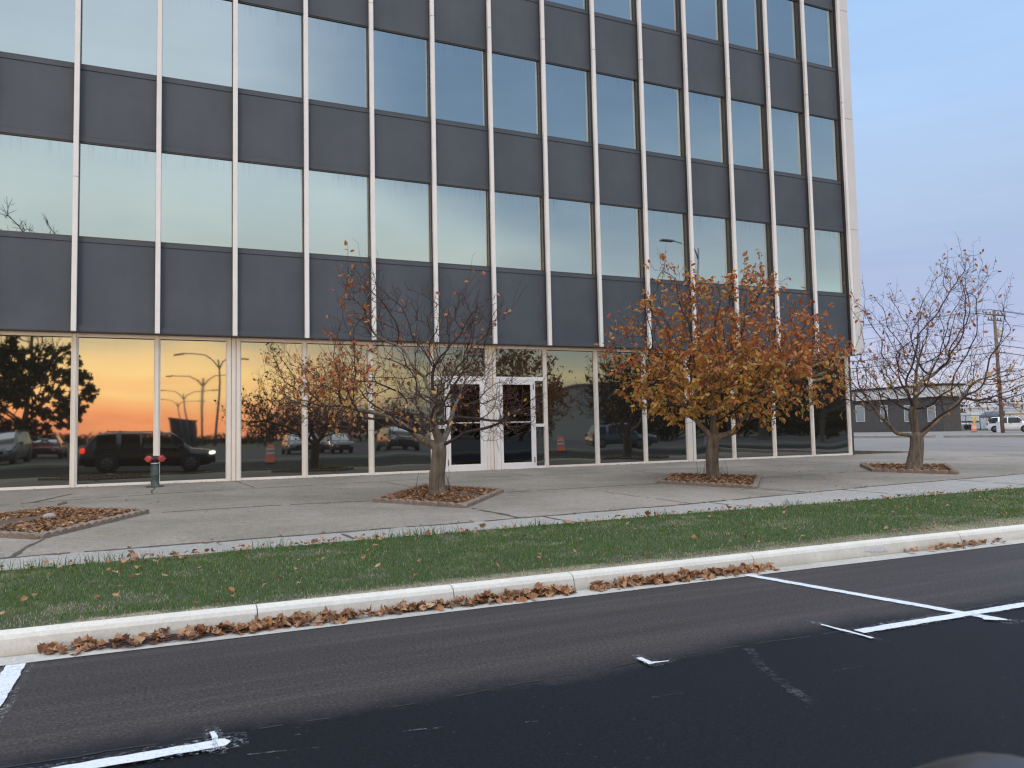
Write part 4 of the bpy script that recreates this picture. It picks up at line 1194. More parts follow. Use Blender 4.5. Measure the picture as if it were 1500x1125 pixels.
# fallen leaves on lawn, gutter and pavement
def fallen():
    r = random.Random(77)
    mb = MB()
    # drift along the kerb
    for k in range(1500):
        px = r.uniform(90, 1110)
        x = at_z(px, 0.0 + 948 - (px - 230) * 0.11, -0.39).x if False else r.uniform(0.95, 6.6)
        dens = 1.0
        if x < 1.5: dens = 0.35
        if 1.45 < x < 1.75: dens = 0.5
        if x > 5.5: dens = 0.55
        if 4.55 < x < 4.75: dens = 0.15
        dens *= 0.15 + 1.1 * vnoise(x * 3.1, 0.5, 9)
        if r.random() > dens: continue
        y = GE - abs(r.gauss(0, 0.05)) - 0.01
        if y < GE - 0.15: continue
        z = -0.388 + r.uniform(0.0, 0.055) * max(0.15, 1 - (GE - y) / 0.15)
        leaf_shape(mb, (x, y, z), Vector((r.gauss(0, .6), r.gauss(0.0, .6) - 0.2, 1)), r.uniform(0.045, 0.095), r, 0, 0.75)
    for k in range(60):   # small drift further right
        x = r.gauss(9.0, 0.35); y = GE - abs(r.gauss(0, 0.05)) - 0.01
        leaf_shape(mb, (x, y, -0.385 + r.uniform(0, 0.03)), Vector((r.gauss(0, .5), r.gauss(0, .5), 1)), r.uniform(0.05, 0.08), r, 0, 0.5)
    leaf_shape(mb, (*zxy(207, 930), -0.345), Vector((0.3, -1.0, 0.55)), 0.15, r, 0, 0.5)
    # lawn
    for k in range(1300):
        x = r.uniform(-1.5, 22); ly = lawn_y(x)
        t = r.random()
        y = ly - abs(r.gauss(0, 0.16)) if t < 0.55 else r.uniform(KB + 0.05, ly)
        if x > 5 and t < 0.55 and r.random() < 0.45: continue
        if t >= 0.55 and r.random() < (0.3 if x < 5 else 0.6): continue
        if y < KB + 0.03: continue
        leaf_shape(mb, (x, y, gz(y) + r.uniform(0.025, 0.05)), Vector((r.gauss(0, .5), r.gauss(0, .5), 1)), r.uniform(0.028, 0.065) * (1.8 if r.random() < 0.05 else 1), r, 0, 0.55)
    # plaza, sparse; a few along the sill and joint
    for k in range(330):
        x = r.uniform(-1, 22); y = r.choice([r.uniform(-8.5, -0.5), 0.18 + r.gauss(0, 0.04), walk_y(x) + r.gauss(0, 0.06)])
        leaf_shape(mb, (x, y, gz(y) + 0.012), Vector((r.gauss(0, .2), r.gauss(0, .2), 1)), r.uniform(0.022, 0.06), r, 0, 0.35)
    o = mb.build('fallen_leaves', M['dead'])
    tag(o, 'curled brown fallen leaves lying in the gutter and on the grass', 'leaves', kind='stuff')
    mb = MB()   # damp twigs and needles caught in the gutter at left
    for k in range(420):
        x = r.gauss(1.55, 0.2); y = GE - abs(r.gauss(0.03, 0.05)) - 0.01
        if y < GE - 0.16: continue
        a = r.gauss(0, 0.6); l = r.uniform(0.03, 0.09)
        z = -0.389 + r.uniform(0, 0.02)
        mb.tube([(x, y, z), (x + math.cos(a) * l, y + math.sin(a) * l * 0.5, z + r.uniform(0, 0.008))], 0.0022, 3, cap=False)
    o = mb.build('gutter_debris', M['twig'])
    tag(o, 'matted dark twigs and needles caught in the gutter', 'debris', kind='stuff')
fallen()

# ------------------------------------------------------------------ vehicles
M['tyre'] = plain('tyre rubber', (0.018, 0.018, 0.019), 0.85)
M['rim'] = plain('alloy rim', (0.12, 0.12, 0.125), 0.45, 0.6)
M['black_trim'] = plain('black trim', (0.014, 0.014, 0.016), 0.35)
def car_glass():
    m, nt, b, L = new_mat('vehicle glass')
    nt.nodes.remove(b)
    t = N(nt, 'ShaderNodeBsdfTransparent'); t.inputs[0].default_value = (0.30, 0.33, 0.33, 1)
    g = N(nt, 'ShaderNodeBsdfGlossy'); g.inputs['Roughness'].default_value = 0.02
    f = N(nt, 'ShaderNodeFresnel'); f.inputs[0].default_value = 1.5
    mx = N(nt, 'ShaderNodeMixShader'); L.new(math_n(nt, 'MULTIPLY_ADD', f.outputs[0], 0.6, 0.02, True), mx.inputs[0]); L.new(t.outputs[0], mx.inputs[1]); L.new(g.outputs[0], mx.inputs[2])
    L.new(mx.outputs[0], nt.nodes['Material Output'].inputs['Surface'])
    return m
M['car_glass'] = car_glass()
def emis(name, col, s):
    m, nt, b, L = new_mat(name)
    b.inputs['Base Color'].default_value = (*col, 1); b.inputs['Emission Color'].default_value = (*col, 1); b.inputs['Emission Strength'].default_value = s
    b.inputs['Roughness'].default_value = 0.2
    return m
M['lamp_on'] = emis('lit headlight', (1.0, 0.9, 0.65), 9)
M['tail_on'] = emis('lit tail light', (1.0, 0.06, 0.03), 3)
M['lamp_off'] = plain('clear lamp', (0.55, 0.56, 0.58), 0.15, 0.2)
M['tail_off'] = plain('red lamp', (0.25, 0.01, 0.01), 0.2)
def car_paint(name, col, metal=0.3):
    m, nt, b, L = new_mat(name)
    n = noise(nt, 2.5, 4, 0.6, coords(nt)); r = ramp(nt, [(0.3, tuple(c * 0.92 for c in col)), (0.7, tuple(min(1, c * 1.06) for c in col))])
    L.new(n.outputs['Fac'], r.inputs['Fac']); L.new(r.outputs['Color'], b.inputs['Base Color'])
    b.inputs['Roughness'].default_value = 0.28; b.inputs['Metallic'].default_value = metal; b.inputs['Coat Weight'].default_value = 0.8; b.inputs['Coat Roughness'].default_value = 0.05
    return m
def smooth01(t): t = min(1, max(0, t)); return t * t * (3 - 2 * t)
def make_car(name, label, cat, L_, W_, H_, kind, paint, loc, rz, lit=False, open_window=False, group=None):
    """lofted body: stations along the length, section points from sill to roof centre"""
    root = empty(name, loc, rz); tag(root, label, cat, group)
    S = 52
    if kind == 'suv': WS0, WS1, RR1, RR0, deck = 0.80, 0.64, 0.13, 0.02, 0.58
    else: WS0, WS1, RR1, RR0, deck = 0.74, 0.57, 0.28, 0.13, 0.60
    belt = 0.585 * H_
    def top(t):
        if t > WS0:
            q = (t - WS0) / (1 - WS0)
            return belt + 0.02 - 0.085 * H_ * q ** 1.4 - 0.17 * H_ * smooth01((q - 0.86) / 0.14)
        if t > WS1: return belt + 0.02 + (H_ - belt - 0.02) * math.sin((WS0 - t) / (WS0 - WS1) * math.pi / 2) ** 0.95
        if t > RR1: return H_ - 0.03 * ((t - (RR1 + WS1) / 2) / 0.25) ** 2
        if t > RR0: return (deck * H_ + 0.02) + (H_ - 0.03 - deck * H_ - 0.02) * math.sin((t - RR0) / (RR1 - RR0) * math.pi / 2)
        return deck * H_ - 0.25 * H_ * smooth01((RR0 * 0.6 - t) / (RR0 * 0.6 + 1e-6)) * 0.6
    secs = []
    for i in range(S + 1):
        t = i / S; x = -L_ / 2 + L_ * t
        e = min(t, 1 - t)
        w = W_ / 2 * (1 - 0.16 * (1 - smooth01(e / 0.10)) - 0.02 * (1 - smooth01(e / 0.3)))
        zt = top(t); zb = min(belt, zt - 0.02); cab = min(1, max(0, (zt - belt - 0.03) / (H_ - belt)))
        zl = 0.24 + 0.16 * (1 - smooth01(e / 0.05))
        wr = w * (0.90 - 0.17 * cab)
        zs = zl + (zb - zl) * 0.55
        secs.append(([(0, zl), (w * 0.86, zl), (w * 0.985, zl + 0.10), (w, zs), (w * 0.965, zb), (wr, zt - 0.035 - 0.03 * cab), (wr * 0.86, zt - 0.008), (0, zt + 0.012)], x, t, cab))
    V = []; idx = {}
    for i, (pts, x, t, cab) in enumerate(secs):
        for s in (1, -1):
            for k, (y, z) in enumerate(pts):
                if s == -1 and k in (0, 7): idx[(i, s, k)] = idx[(i, 1, k)]; continue
                idx[(i, s, k)] = len(V); V.append((x, s * y, z))
    groups = {}
    pillars = [0.455, 0.27] if kind == 'suv' else [0.44]
    wells = [0.185, 0.80]
    def put(g, f): groups.setdefault(g, []).append(f)
    for i in range(S):
        tm = (secs[i][2] + secs[i + 1][2]) / 2; cab = min(secs[i][3], secs[i + 1][3])
        for s in (1, -1):
            for k in range(7):
                f = (idx[(i, s, k)], idx[(i + 1, s, k)], idx[(i + 1, s, k + 1)], idx[(i, s, k + 1)])
                if s == -1: f = f[::-1]
                g = 'body'
                if k == 4 and cab > 0.42 and all(abs(tm - p) > 0.014 for p in pillars):
                    sec = 0 if tm > pillars[0] else (1 if len(pillars) < 2 or tm > pillars[1] else 2)
                    g = 'side_window', s, sec
                if k in (5, 6) and WS1 + 0.005 < tm < WS0 - 0.01 and k == 6: g = 'windscreen'
                if k == 6 and RR0 + 0.01 < tm < RR1 - 0.005 and cab > 0.2: g = 'rear_window'
                put(g, f)
    for i, rev in ((0, False), (S, True)):
        f = [idx[(i, 1, k)] for k in range(8)] + [idx[(i, -1, k)] for k in range(6, 0, -1)]
        put('body', tuple(f[::-1] if rev else f))
    def emit(g, name, mat, smooth=True):
        fs = groups[g]; used = sorted({v for f in fs for v in f}); mp = {v: q for q, v in enumerate(used)}
        mb = MB(); mb.add([V[v] for v in used], [tuple(mp[v] for v in f) for f in fs], 0, smooth)
        return mb.build(name, mat, root, fixn=(g == 'body'))
    body = emit('body', 'body', paint)
    for g in list(groups):
        if g == 'body': continue
        if isinstance(g, tuple):
            if open_window and g[1] == 1 and g[2] == 0: continue
            emit(g, 'side_window', M['car_glass'])
        else: emit(g, g, M['car_glass'])
    wr_ = 0.345 if kind == 'suv' else 0.32
    for t in wells:
        x = -L_ / 2 + L_ * t
        for s in (1, -1):
            y = s * (W_ / 2 - 0.10)
            mb = MB(); mb.lathe([(0.001, -0.1), (wr_ * 1.17, -0.1), (wr_ * 1.17, 0.105), (wr_ * 1.1, 0.108), (0.001, 0.108)] if s > 0 else [(0.001, -0.108), (wr_ * 1.1, -0.108), (wr_ * 1.17, -0.105), (wr_ * 1.17, 0.1), (0.001, 0.1)], (x, y, wr_ + 0.03), 28, 'y')
            mb.build('wheel_arch', M['black_trim'], root, fixn=True)
            mb = MB(); pr = [(wr_ * 0.68, -0.1), (wr_ * 0.93, -0.105), (wr_, -0.08), (wr_, 0.08), (wr_ * 0.93, 0.115), (wr_ * 0.68, 0.118)]
            mb.lathe(pr if s > 0 else [(a, -b) for a, b in pr], (x, y, wr_), 28, 'y')
            wh = mb.build('wheel', M['tyre'], root, fixn=True)
            mb = MB(); yo = y + s * 0.119
            mb.lathe([(wr_ * 0.58, 0), (wr_ * 0.68, 0), (wr_ * 0.68, s * 0.006), (wr_ * 0.58, s * 0.006)], (x, yo, wr_), 28, 'y')
            for q in range(5):
                a = 2 * math.pi * q / 5 + 0.3
                mb.tube([(x, yo + s * 0.004, wr_), (x + math.cos(a) * wr_ * 0.63, yo + s * 0.004, wr_ + math.sin(a) * wr_ * 0.63)], [0.045, 0.028], 6)
            mb.lathe([(0.001, 0), (0.06, 0), (0.05, s * 0.012), (0.001, s * 0.014)], (x, yo, wr_), 14, 'y')
            mb.build('rim', M['rim'], wh, fixn=True)
    def blob(cx, cy, cz, rx, ry, rz_, nm, mat, parent=root):
        bm = bmesh.new(); bmesh.ops.create_uvsphere(bm, u_segments=16, v_segments=10, radius=1)
        for v in bm.verts:
            c = v.co; q = lambda a: math.copysign(abs(a) ** 0.65, a)
            v.co = Vector((cx + q(c.x) * rx, cy + q(c.y) * ry, cz + q(c.z) * rz_))
        mb = MB(); mb.bm(bm, 0, True); return mb.build(nm, mat, parent)
    for s in (1, -1):
        blob(L_ / 2 - 0.16, s * (W_ / 2 - 0.20), belt - 0.20 * H_ / 1.6, 0.14, 0.16, 0.07, 'headlight', M['lamp_on'] if lit else M['lamp_off'])
        blob(-L_ / 2 + 0.10, s * (W_ / 2 - 0.15), belt - 0.03, 0.09, 0.09, 0.11, 'tail_light', M['tail_on'] if lit else M['tail_off'])
        xm = -L_ / 2 + L_ * (WS0 - 0.065)
        if open_window and s == 1:
            mc = CAM + ray(1575, 1345).normalized() * 0.68 - Vector(loc)
            mm = blob(mc.x, mc.y, mc.z, 0.085, 0.12, 0.075, 'side_mirror', M['black_trim'])
            mb = MB(); mb.tube([(mc.x + 0.03, mc.y - 0.05, mc.z - 0.05), (mc.x + 0.10, W_ / 2 - 0.04, belt - 0.02)], 0.03, 8); mb.build('mirror_arm', M['black_trim'], mm)
        else:
            mm = blob(xm, s * (W_ / 2 + 0.10), belt + 0.07, 0.075, 0.11, 0.075, 'side_mirror', paint)
        for hx in ([0.50, 0.30] if kind == 'suv' else [0.47, 0.30]):
            mb = MB(); xh = -L_ / 2 + L_ * hx; mb.bbox(xh, xh + 0.18, s * (W_ / 2 - 0.01) - 0.02, s * (W_ / 2 - 0.01) + 0.02, belt - 0.09, belt - 0.06, 0.008); mb.build('door_handle', M['black_trim'], root)
    mb = MB(); mb.bbox(L_ / 2 - 0.06, L_ / 2 + 0.012, -W_ * 0.26, W_ * 0.26, belt - 0.40, belt - 0.22, 0.02); mb.build('grille', M['black_trim'], root)
    for xx, nm in ((L_ / 2 - 0.09, 'bumper'), (-L_ / 2 - 0.02, 'bumper')):
        mb = MB(); mb.bbox(xx, xx + 0.11, -W_ * 0.40, W_ * 0.40, 0.30, 0.48, 0.03); mb.build(nm, M['black_trim'], root)
    if kind == 'suv':
        for s in (1, -1):
            mb = MB(); mb.tube([(-L_ * 0.33, s * W_ * 0.33, H_ - 0.03), (-L_ * 0.32, s * W_ * 0.33, H_ + 0.035), (L_ * 0.08, s * W_ * 0.33, H_ + 0.04), (L_ * 0.1, s * W_ * 0.33, H_ - 0.02)], 0.016, 6); mb.build('roof_rail', M['black_trim'], root)
    return root
P_dark = car_paint('near black paint', (0.012, 0.013, 0.016)); P_white = car_paint('white paint', (0.72, 0.74, 0.76), 0.0)
P_silver = car_paint('silver paint', (0.12, 0.125, 0.13), 0.3); P_blue = car_paint('blue grey paint', (0.05, 0.07, 0.10)); P_red = car_paint('dark red paint', (0.18, 0.02, 0.02))
# the car the view is taken from: its flank is just beside the camera, its wing mirror reaches into view
CARY = -17.43
make_car('parked_car', 'near-black car with lit lamps whose mirror tip shows at lower right', 'car', 5.1, 1.9, 1.62, 'suv', P_dark, (1.2, CARY - 0.95, -0.40), 0, True, True)

# ------------------------------------------------------------------ far right
def prism(mb, x0, x1, y0, y1, z0, z1, mi=0): mb.box(min(x0, x1), max(x0, x1), min(y0, y1), max(y0, y1), z0, z1, mi)
GZ = -0.204
M['brick_dark'] = plain('dark brick', (0.085, 0.078, 0.08), 0.9, 0, 0.25, 3, 0.3)
M['fascia'] = plain('white fascia', (0.62, 0.62, 0.64), 0.6)
M['pale_win'] = glass_mat('pale blind window', (0.30, 0.33, 0.33), (0.42, 0.47, 0.45))
M['white_wall'] = plain('white metal wall', (0.62, 0.64, 0.68), 0.7, 0, 0.06, 0.3)
M['pink_wall'] = plain('cream wall', (0.62, 0.54, 0.47), 0.8, 0, 0.06, 0.3)
M['navy'] = plain('dark slate roof', (0.06, 0.065, 0.085), 0.7)
def gray_building():
    X = 112.0
    pa, pb = at_x(1236, 632, X), at_x(1383, 632, X)
    y0, y1 = min(pa.y, pb.y), max(pa.y, pb.y) + 12
    top = at_x(1320, 566, X).z; ft = at_x(1320, 584, X).z
    root = empty('brick_building', (X, y0, GZ)); tag(root, 'low dark brick building with a white fascia behind the bare tree', 'building')
    def P(mb, nm, mat, par=root): o = mb.build(nm, mat, par); o.location = (o.location.x - X * (par is root), o.location.y - y0 * (par is root), o.location.z - GZ * (par is root)); return o
    mb = MB(); prism(mb, X, X + 4, y0, y1, GZ, ft); P(mb, 'wall', M['brick_dark'])
    mb = MB(); prism(mb, X - 0.5, X + 4.4, y0 - 0.5, y1 + 0.4, ft + 0.01, top - 0.35); P(mb, 'fascia', M['fascia'])
    mb = MB(); prism(mb, X - 0.7, X + 4.6, y0 - 0.7, y1 + 0.6, top - 0.34, top); P(mb, 'roof', M['black_trim'])
    for (a, b) in [(1254, 1267), (1290, 1301), (1325, 1336), (1359, 1371)]:
        ya, yb = at_x(a, 610, X).y, at_x(b, 610, X).y; zt, zb = at_x(a, 594, X).z, at_x(a, 618, X).z
        mb = MB(); prism(mb, X - 0.06, X + 0.05, ya, yb, zb, zt); w = P(mb, 'window', M['fascia'])
        mb = MB(); s = 0.12; prism(mb, X - 0.08, X - 0.02, ya + (s if ya < yb else -s), yb - (s if ya < yb else -s), zb + s, zt - s); mb.build('pane', M['pale_win'], w)
gray_building()
def box_building(name, label, px0, px1, X, pyt, mat, depth=16, extras=None, cat='building'):
    ya, yb = at_x(px0, 620, X).y, at_x(px1, 620, X).y; y0, y1 = min(ya, yb), max(ya, yb)
    zt = at_x((px0 + px1) / 2, pyt, X).z
    root = empty(name, (X, y0, GZ)); tag(root, label, cat)
    o3 = (-X, -y0, -GZ)
    mb = MB(); mb.box(X, X + depth, y0, y1, GZ, zt - 0.25); mb.build('wall', mat, root, loc=o3)
    mb = MB(); mb.box(X - 0.12, X + depth + 0.12, y0 - 0.12, y1 + 0.12, zt - 0.248, zt); mb.build('roof', M['fascia'], root, loc=o3)
    if extras: extras(root, o3, X, y0, y1, zt)
    return root
def openings(lst, mat):
    def f(root, o3, X, y0, y1, zt):
        for (a, b, t, u) in lst:
            ya, yb = at_x(a, 620, X).y, at_x(b, 620, X).y
            mb = MB(); mb.box(X - 0.05, X + 0.06, min(ya, yb), max(ya, yb), max(GZ + .02, at_x(a, u, X).z), at_x(a, t, X).z); w = mb.build('window', M['fascia'], root, loc=o3)
            mb = MB(); mb.box(X - 0.08, X - 0.03, min(ya, yb) + 0.12, max(ya, yb) - 0.12, max(GZ + .1, at_x(a, u, X).z + 0.12), at_x(a, t, X).z - 0.12); mb.build('pane', mat, w)
    return f
box_building('warehouse', 'white stepped warehouse behind the utility pole', 1437, 1489, 165, 590, M['white_wall'], 30, openings([(1478, 1484, 604, 609)], M['navy']))
box_building('warehouse', 'lower white shed left of the stepped warehouse', 1418, 1437, 160, 596, M['white_wall'], 24, openings([(1430, 1434, 613, 618)], M['black_trim']))
box_building('warehouse', 'cream walled building at the right edge of the view', 1489, 1560, 160, 589, M['pink_wall'], 24, openings([(1497, 1501, 592, 600), (1493, 1499, 608, 613)], M['navy']))
def annexe(root, o3, X, y0, y1, zt):
    mb = MB(); z1 = at_x(1450, 603, X).z; z0 = at_x(1450, 610, X).z
    mb.add([(X - 2.2, y0 - 0.5, z0), (X - 2.2, y1 + 0.5, z0), (X + 0.0, y1 + 0.5, z1), (X + 0.0, y0 - 0.5, z1), (X - 2.2, y0 - 0.5, z0 - 0.25), (X - 2.2, y1 + 0.5, z0 - 0.25), (X, y1 + 0.5, z0 - 0.25), (X, y0 - 0.5, z0 - 0.25)],
           [(0, 1, 2, 3), (0, 4, 5, 1), (1, 5, 6, 2), (3, 2, 6, 7), (0, 3, 7, 4), (4, 7, 6, 5)])
    mb.build('canopy', M['navy'], root, loc=o3)
box_building('shop_annexe', 'tan annexe with a dark sloping canopy beside the white car', 1448, 1469, 150, 604, M['pink_wall'], 8, annexe)
# box trailer
def trailer():
    X = 140; ya, yb = at_x(1407, 620, X).y, at_x(1423, 620, X).y; y0, y1 = min(ya, yb), max(ya, yb); zt, zb = at_x(1415, 605, X).z, at_x(1415, 617, X).z
    root = empty('box_trailer', (X, (y0 + y1) / 2, GZ)); tag(root, 'white box trailer parked beyond the chain fence', 'trailer')
    o3 = (-X, -(y0 + y1) / 2, -GZ)
    mb = MB(); mb.bbox(X, X + 2.4, y0, y1, zb, zt, 0.05); mb.build('body', M['white_wall'], root, loc=o3)
    mb = MB(); mb.box(X + 0.1, X + 2.3, y0 + 0.1, y1 - 0.1, zb - 0.28, zb - 0.01); mb.build('chassis', M['black_trim'], root, loc=o3)
    for yy in (y0 + 0.45, y0 + 1.15):
        mb = MB(); mb.lathe([(0.2, -0.05), (0.45, -0.05), (0.48, 0), (0.45, 0.3), (0.2, 0.3)], (X + 0.02, yy, GZ + 0.48), 18, 'x'); mb.build('wheel', M['tyre'], root, loc=o3, fixn=True)
trailer()
# chain link fence
def fence():
    X = 125; root = empty('chain_fence', (X, at_x(1440, 620, X).y, GZ)); tag(root, 'thin chain-link fence in front of the white warehouses', 'fence')
    o3 = (-root.location.x, -root.location.y, -GZ)
    ya, yb = at_x(1395, 620, X).y, at_x(1500, 620, X).y - 25; zt = at_x(1440, 608, X).z
    n = 15
    for k in range(n + 1):
        y = ya + (yb - ya) * k / n
        mb = MB(); mb.tube([(X, y, GZ), (X, y, zt)], 0.07, 6); mb.build('post', M['fin'], root, loc=o3)
    for z in (zt - 0.02, GZ + 0.1):
        mb = MB(); mb.tube([(X, ya, z), (X, yb, z)], 0.045, 5); mb.build('rail', M['fin'], root, loc=o3)
    mb = MB(); nw = 70
    for k in range(nw):
        y = ya + (yb - ya) * k / nw; h = zt - GZ; dy = (yb - ya) / nw * 2.0
        mb.tube([(X, y, GZ + 0.1), (X, y + dy, zt - 0.04)], 0.012, 3, cap=False); mb.tube([(X, y + dy, GZ + 0.1), (X, y, zt - 0.04)], 0.012, 3, cap=False)
    mb.build('mesh', M['rim'], root, loc=o3)
fence()
# drum, marker, box, posts, pole, SUV
M['orange'] = plain('orange plastic', (0.75, 0.13, 0.04), 0.5, 0, 0.1)
M['reflector'] = plain('white reflective band', (0.75, 0.75, 0.75), 0.4)
def drum(loc, label, s=1.0):
    root = empty('traffic_drum', loc); tag(root, label, 'traffic drum', 'orange traffic drums')
    mb = MB(); mb.lathe([(0.29, 0.06), (0.29, 0.2), (0.275, 0.21), (0.275, 0.4), (0.26, 0.41), (0.26, 0.6), (0.245, 0.61), (0.245, 0.8), (0.23, 0.81), (0.21, 0.95), (0.1, 0.98), (0, 0.98)], n=20); mb.build('drum', M['orange'], root)
    mb = MB(); mb.lathe([(0.36, 0.0), (0.36, 0.05), (0.30, 0.075)], n=20); mb.build('base', M['tyre'], root)
    for a, b in ((0.42, 0.58), (0.68, 0.79)):
        mb = MB(); q = 0.262 if a < 0.5 else 0.248; mb.lathe([(q, a), (q + 0.003, a + 0.004), (q + 0.003, b - 0.004), (q, b)], n=20); mb.build('band', M['reflector'], root)
    root.scale = (s, s, s)
p = at_z(1427, 633, GZ)
drum((p.x, p.y, GZ), 'orange and white traffic drum in the far lot left of the utility pole')
p2 = at_z(1426, 627, GZ)
root = empty('marker_post', (p.x + 6, p.y + 4.1, GZ)); tag(root, 'yellow marker post standing behind the traffic drum', 'post')
M['yellow'] = plain('yellow plastic', (0.62, 0.45, 0.12), 0.6)
mb = MB(); mb.tube([(0, 0, 0), (0, 0, 2.0)], 0.09, 8); mb.build('post', M['yellow'], root)
mb = MB(); mb.bbox(-0.06, 0.06, -0.25, 0.25, 1.3, 1.95, 0.02); mb.build('plate', M['yellow'], root)
pw = at_z(1393, 628.5, GZ)
root = empty('white_post', (pw.x, pw.y, GZ)); tag(root, 'slim white post at the right end of the dark brick building', 'post')
mb = MB(); hh = at_x(1391, 575, pw.x).z - GZ; mb.tube([(0, 0, 0), (0, 0, hh)], [0.26, 0.2], 10); mb.build('shaft', M['white_frame'], root)
mb = MB(); mb.lathe([(0.45, 0), (0.45, 0.25), (0.28, 0.35)], n=14); mb.build('foot', M['walk'], root)
def utility_pole():
    b = at_z(1469, 634, GZ); X = b.x
    t = at_x(1456, 455, X)
    root = empty('utility_pole', (b.x, b.y, GZ)); tag(root, 'tall leaning wooden utility pole seen through the bare tree', 'utility pole')
    wood = bark_mat('weathered pole wood', (0.13, 0.10, 0.085), (0.24, 0.19, 0.16), 0.5)
    d = t - Vector((b.x, b.y, GZ))
    mb = MB(); mb.tube([(0, 0, -0.2), d * 0.5, d], [0.20, 0.18, 0.15], 10); mb.build('pole', wood, root)
    for f, w in ((0.965, 1.6), (0.92, 1.2)):
        mb = MB(); c = d * f; ax = (LAT * 0.9 + DEP * 0.45).normalized(); mb.tube([c - ax * w, c + ax * w], 0.09, 5); ca = mb.build('crossarm', wood, root)
        for q in (-0.9, -0.45, 0.45, 0.9):
            mb = MB(); mb.lathe([(0.05, 0), (0.08, 0.08), (0.05, 0.16), (0.07, 0.2), (0.03, 0.25)], c + ax * w * q + Vector((0, 0, 0.08)), 8); mb.build('insulator', M['rim'], ca)
    mb = MB(); c = d * 0.82; mb.lathe([(0.25, -0.5), (0.28, -0.45), (0.28, 0.4), (0.2, 0.48)], c + Vector((0.45, -0.25, 0)), 14); mb.build('transformer', M['corner_clad'], root)
    for f, off in ((0.985, -1.4), (0.985, -0.5), (0.985, 1.4), (0.9, 0.0), (0.72, 0.0), (0.66, 0.0)):
        c = d * f + (LAT * 0.9 + DEP * 0.45).normalized() * off + Vector((0, 0, 0.3 if f > 0.95 else 0))
        for sgn in (1, -1):
            e = c + (LAT + DEP * 0.25 * sgn).normalized() * 55 * sgn
            pts = [c.lerp(e, k / 12) - Vector((0, 0, 1.6 * 4 * (k / 12) * (1 - k / 12))) for k in range(13)]
            mb = MB(); mb.tube(pts, 0.02 if f > 0.8 else 0.04, 4, cap=False); mb.build('wire', M['black_trim'], root)
utility_pole()
pb = at_z(1464.5, 633.5, GZ)
root = empty('utility_cabinet', (pb.x, pb.y, GZ)); tag(root, 'small pale utility cabinet at the foot of the utility pole', 'cabinet')
mb = MB(); mb.bbox(-0.25, 0.25, -0.2, 0.2, 0, 1.15, 0.02); mb.build('case', M['white_wall'], root)
mb = MB(); mb.bbox(-0.28, 0.28, -0.23, 0.23, 1.152, 1.2, 0.01); mb.build('lid', M['fascia'], root)
ps = at_z(1457.5, 633.5, GZ)
fw = Vector((0.42, -0.91, 0)).normalized()
rz = math.atan2(fw.y, fw.x)
make_car('parked_car', 'white family car parked behind the utility pole at far right', 'car', 4.7, 1.9, 1.78, 'suv', P_white, (ps.x + fw.x * 2.5 + 0.6, ps.y + fw.y * 2.5 + 1.4, GZ), rz)

# far trees behind the warehouses
M['far_leaf'] = leafy_mat('far autumn foliage', [(0, (0.12, 0.07, 0.045)), (0.5, (0.16, 0.10, 0.06)), (1, (0.09, 0.08, 0.045))], 0.8, 0.1)
M['dark_leaf'] = leafy_mat('dark evergreen foliage', [(0, (0.028, 0.035, 0.018)), (0.5, (0.045, 0.05, 0.022)), (1, (0.06, 0.055, 0.025))], 0.7, 0.1)
M['far_wood'] = leafy_mat('far woodland', [(0, (0.035, 0.036, 0.026)), (0.5, (0.05, 0.047, 0.034)), (1, (0.03, 0.035, 0.026))], 0.9, 0.0)
def wood_mass(name, label, spots, mat, seed, n_each=260, size=0.9):
    r = random.Random(seed); mb = MB()
    for (x, y, z0, w, h) in spots:
        mb.tube([(x, y, z0), (x, y, z0 + h * 0.6)], [0.12, 0.05], 5)
        for k in range(n_each):
            u = rand_unit(r) * (r.random() ** 0.4)
            c = Vector((x + u.x * w, y + u.y * w, z0 + h * 0.52 + u.z * h * 0.5))
            a, b = rand_unit(r) * size * r.uniform(0.4, 1), rand_unit(r) * size * r.uniform(0.4, 1)
            mb.add([c, c + a, c + a * 0.4 + b], [(0, 1, 2)])
    o = mb.build(name, mat); tag(o, label, 'trees', kind='stuff')
r = random.Random(4)
wood_mass('far_woods', 'brownish autumn woods far behind the white warehouses', [(230 + r.uniform(-8, 8), 95 + k * 5.0, GZ, 4.5, 9 + r.uniform(-1.5, 3)) for k in range(-6, 16)], M['far_leaf'], 5, 200, 1.2)

# ------------------------------------------------------------------ across the road: what stands behind the viewer and shows in the glass
OZ = -0.3
def leaf_all(u, v, z, r): return 1.0, 0
q = refl(35, 640, 42)
build_tree('leafy_tree', 'big dark leafy tree across the road mirrored in the leftmost window', (q.x, -42, OZ), 2.2, 0.32,
           [(6, (0, 0, 4.4), (3.7, 3.4, 3.4)), (2, (0.5, 0, 7.6), (2.6, 2.6, 3.2)), (1.2, (0, 0, 13), (2.6, 2.6, 5.0))], 900, 31, lambda u, v, z, r: (1.0 if z < 7.6 else 0.0, 0), 17000,
           step=0.35, kill=0.6, infl=3.5, twigs=2.6, leaf_len=0.26, twig_len=0.9, twig_r=0.02, tip=0.02, leaf_mats=[M['dark_leaf']], group='trees across the road')
q = refl(-60, 640, 36)
build_tree('leafy_tree', 'second dark leafy tree across the road beside the big one', (q.x, -38, OZ), 2.0, 0.28,
           [(5, (0, 0, 5.2), (3.4, 3.2, 3.2))], 400, 33, leaf_all, 7500, step=0.35, kill=0.7, infl=3.5, twigs=2.0, leaf_len=0.27, twig_len=0.9, twig_r=0.02, tip=0.02, leaf_mats=[M['dark_leaf']], group='trees across the road')
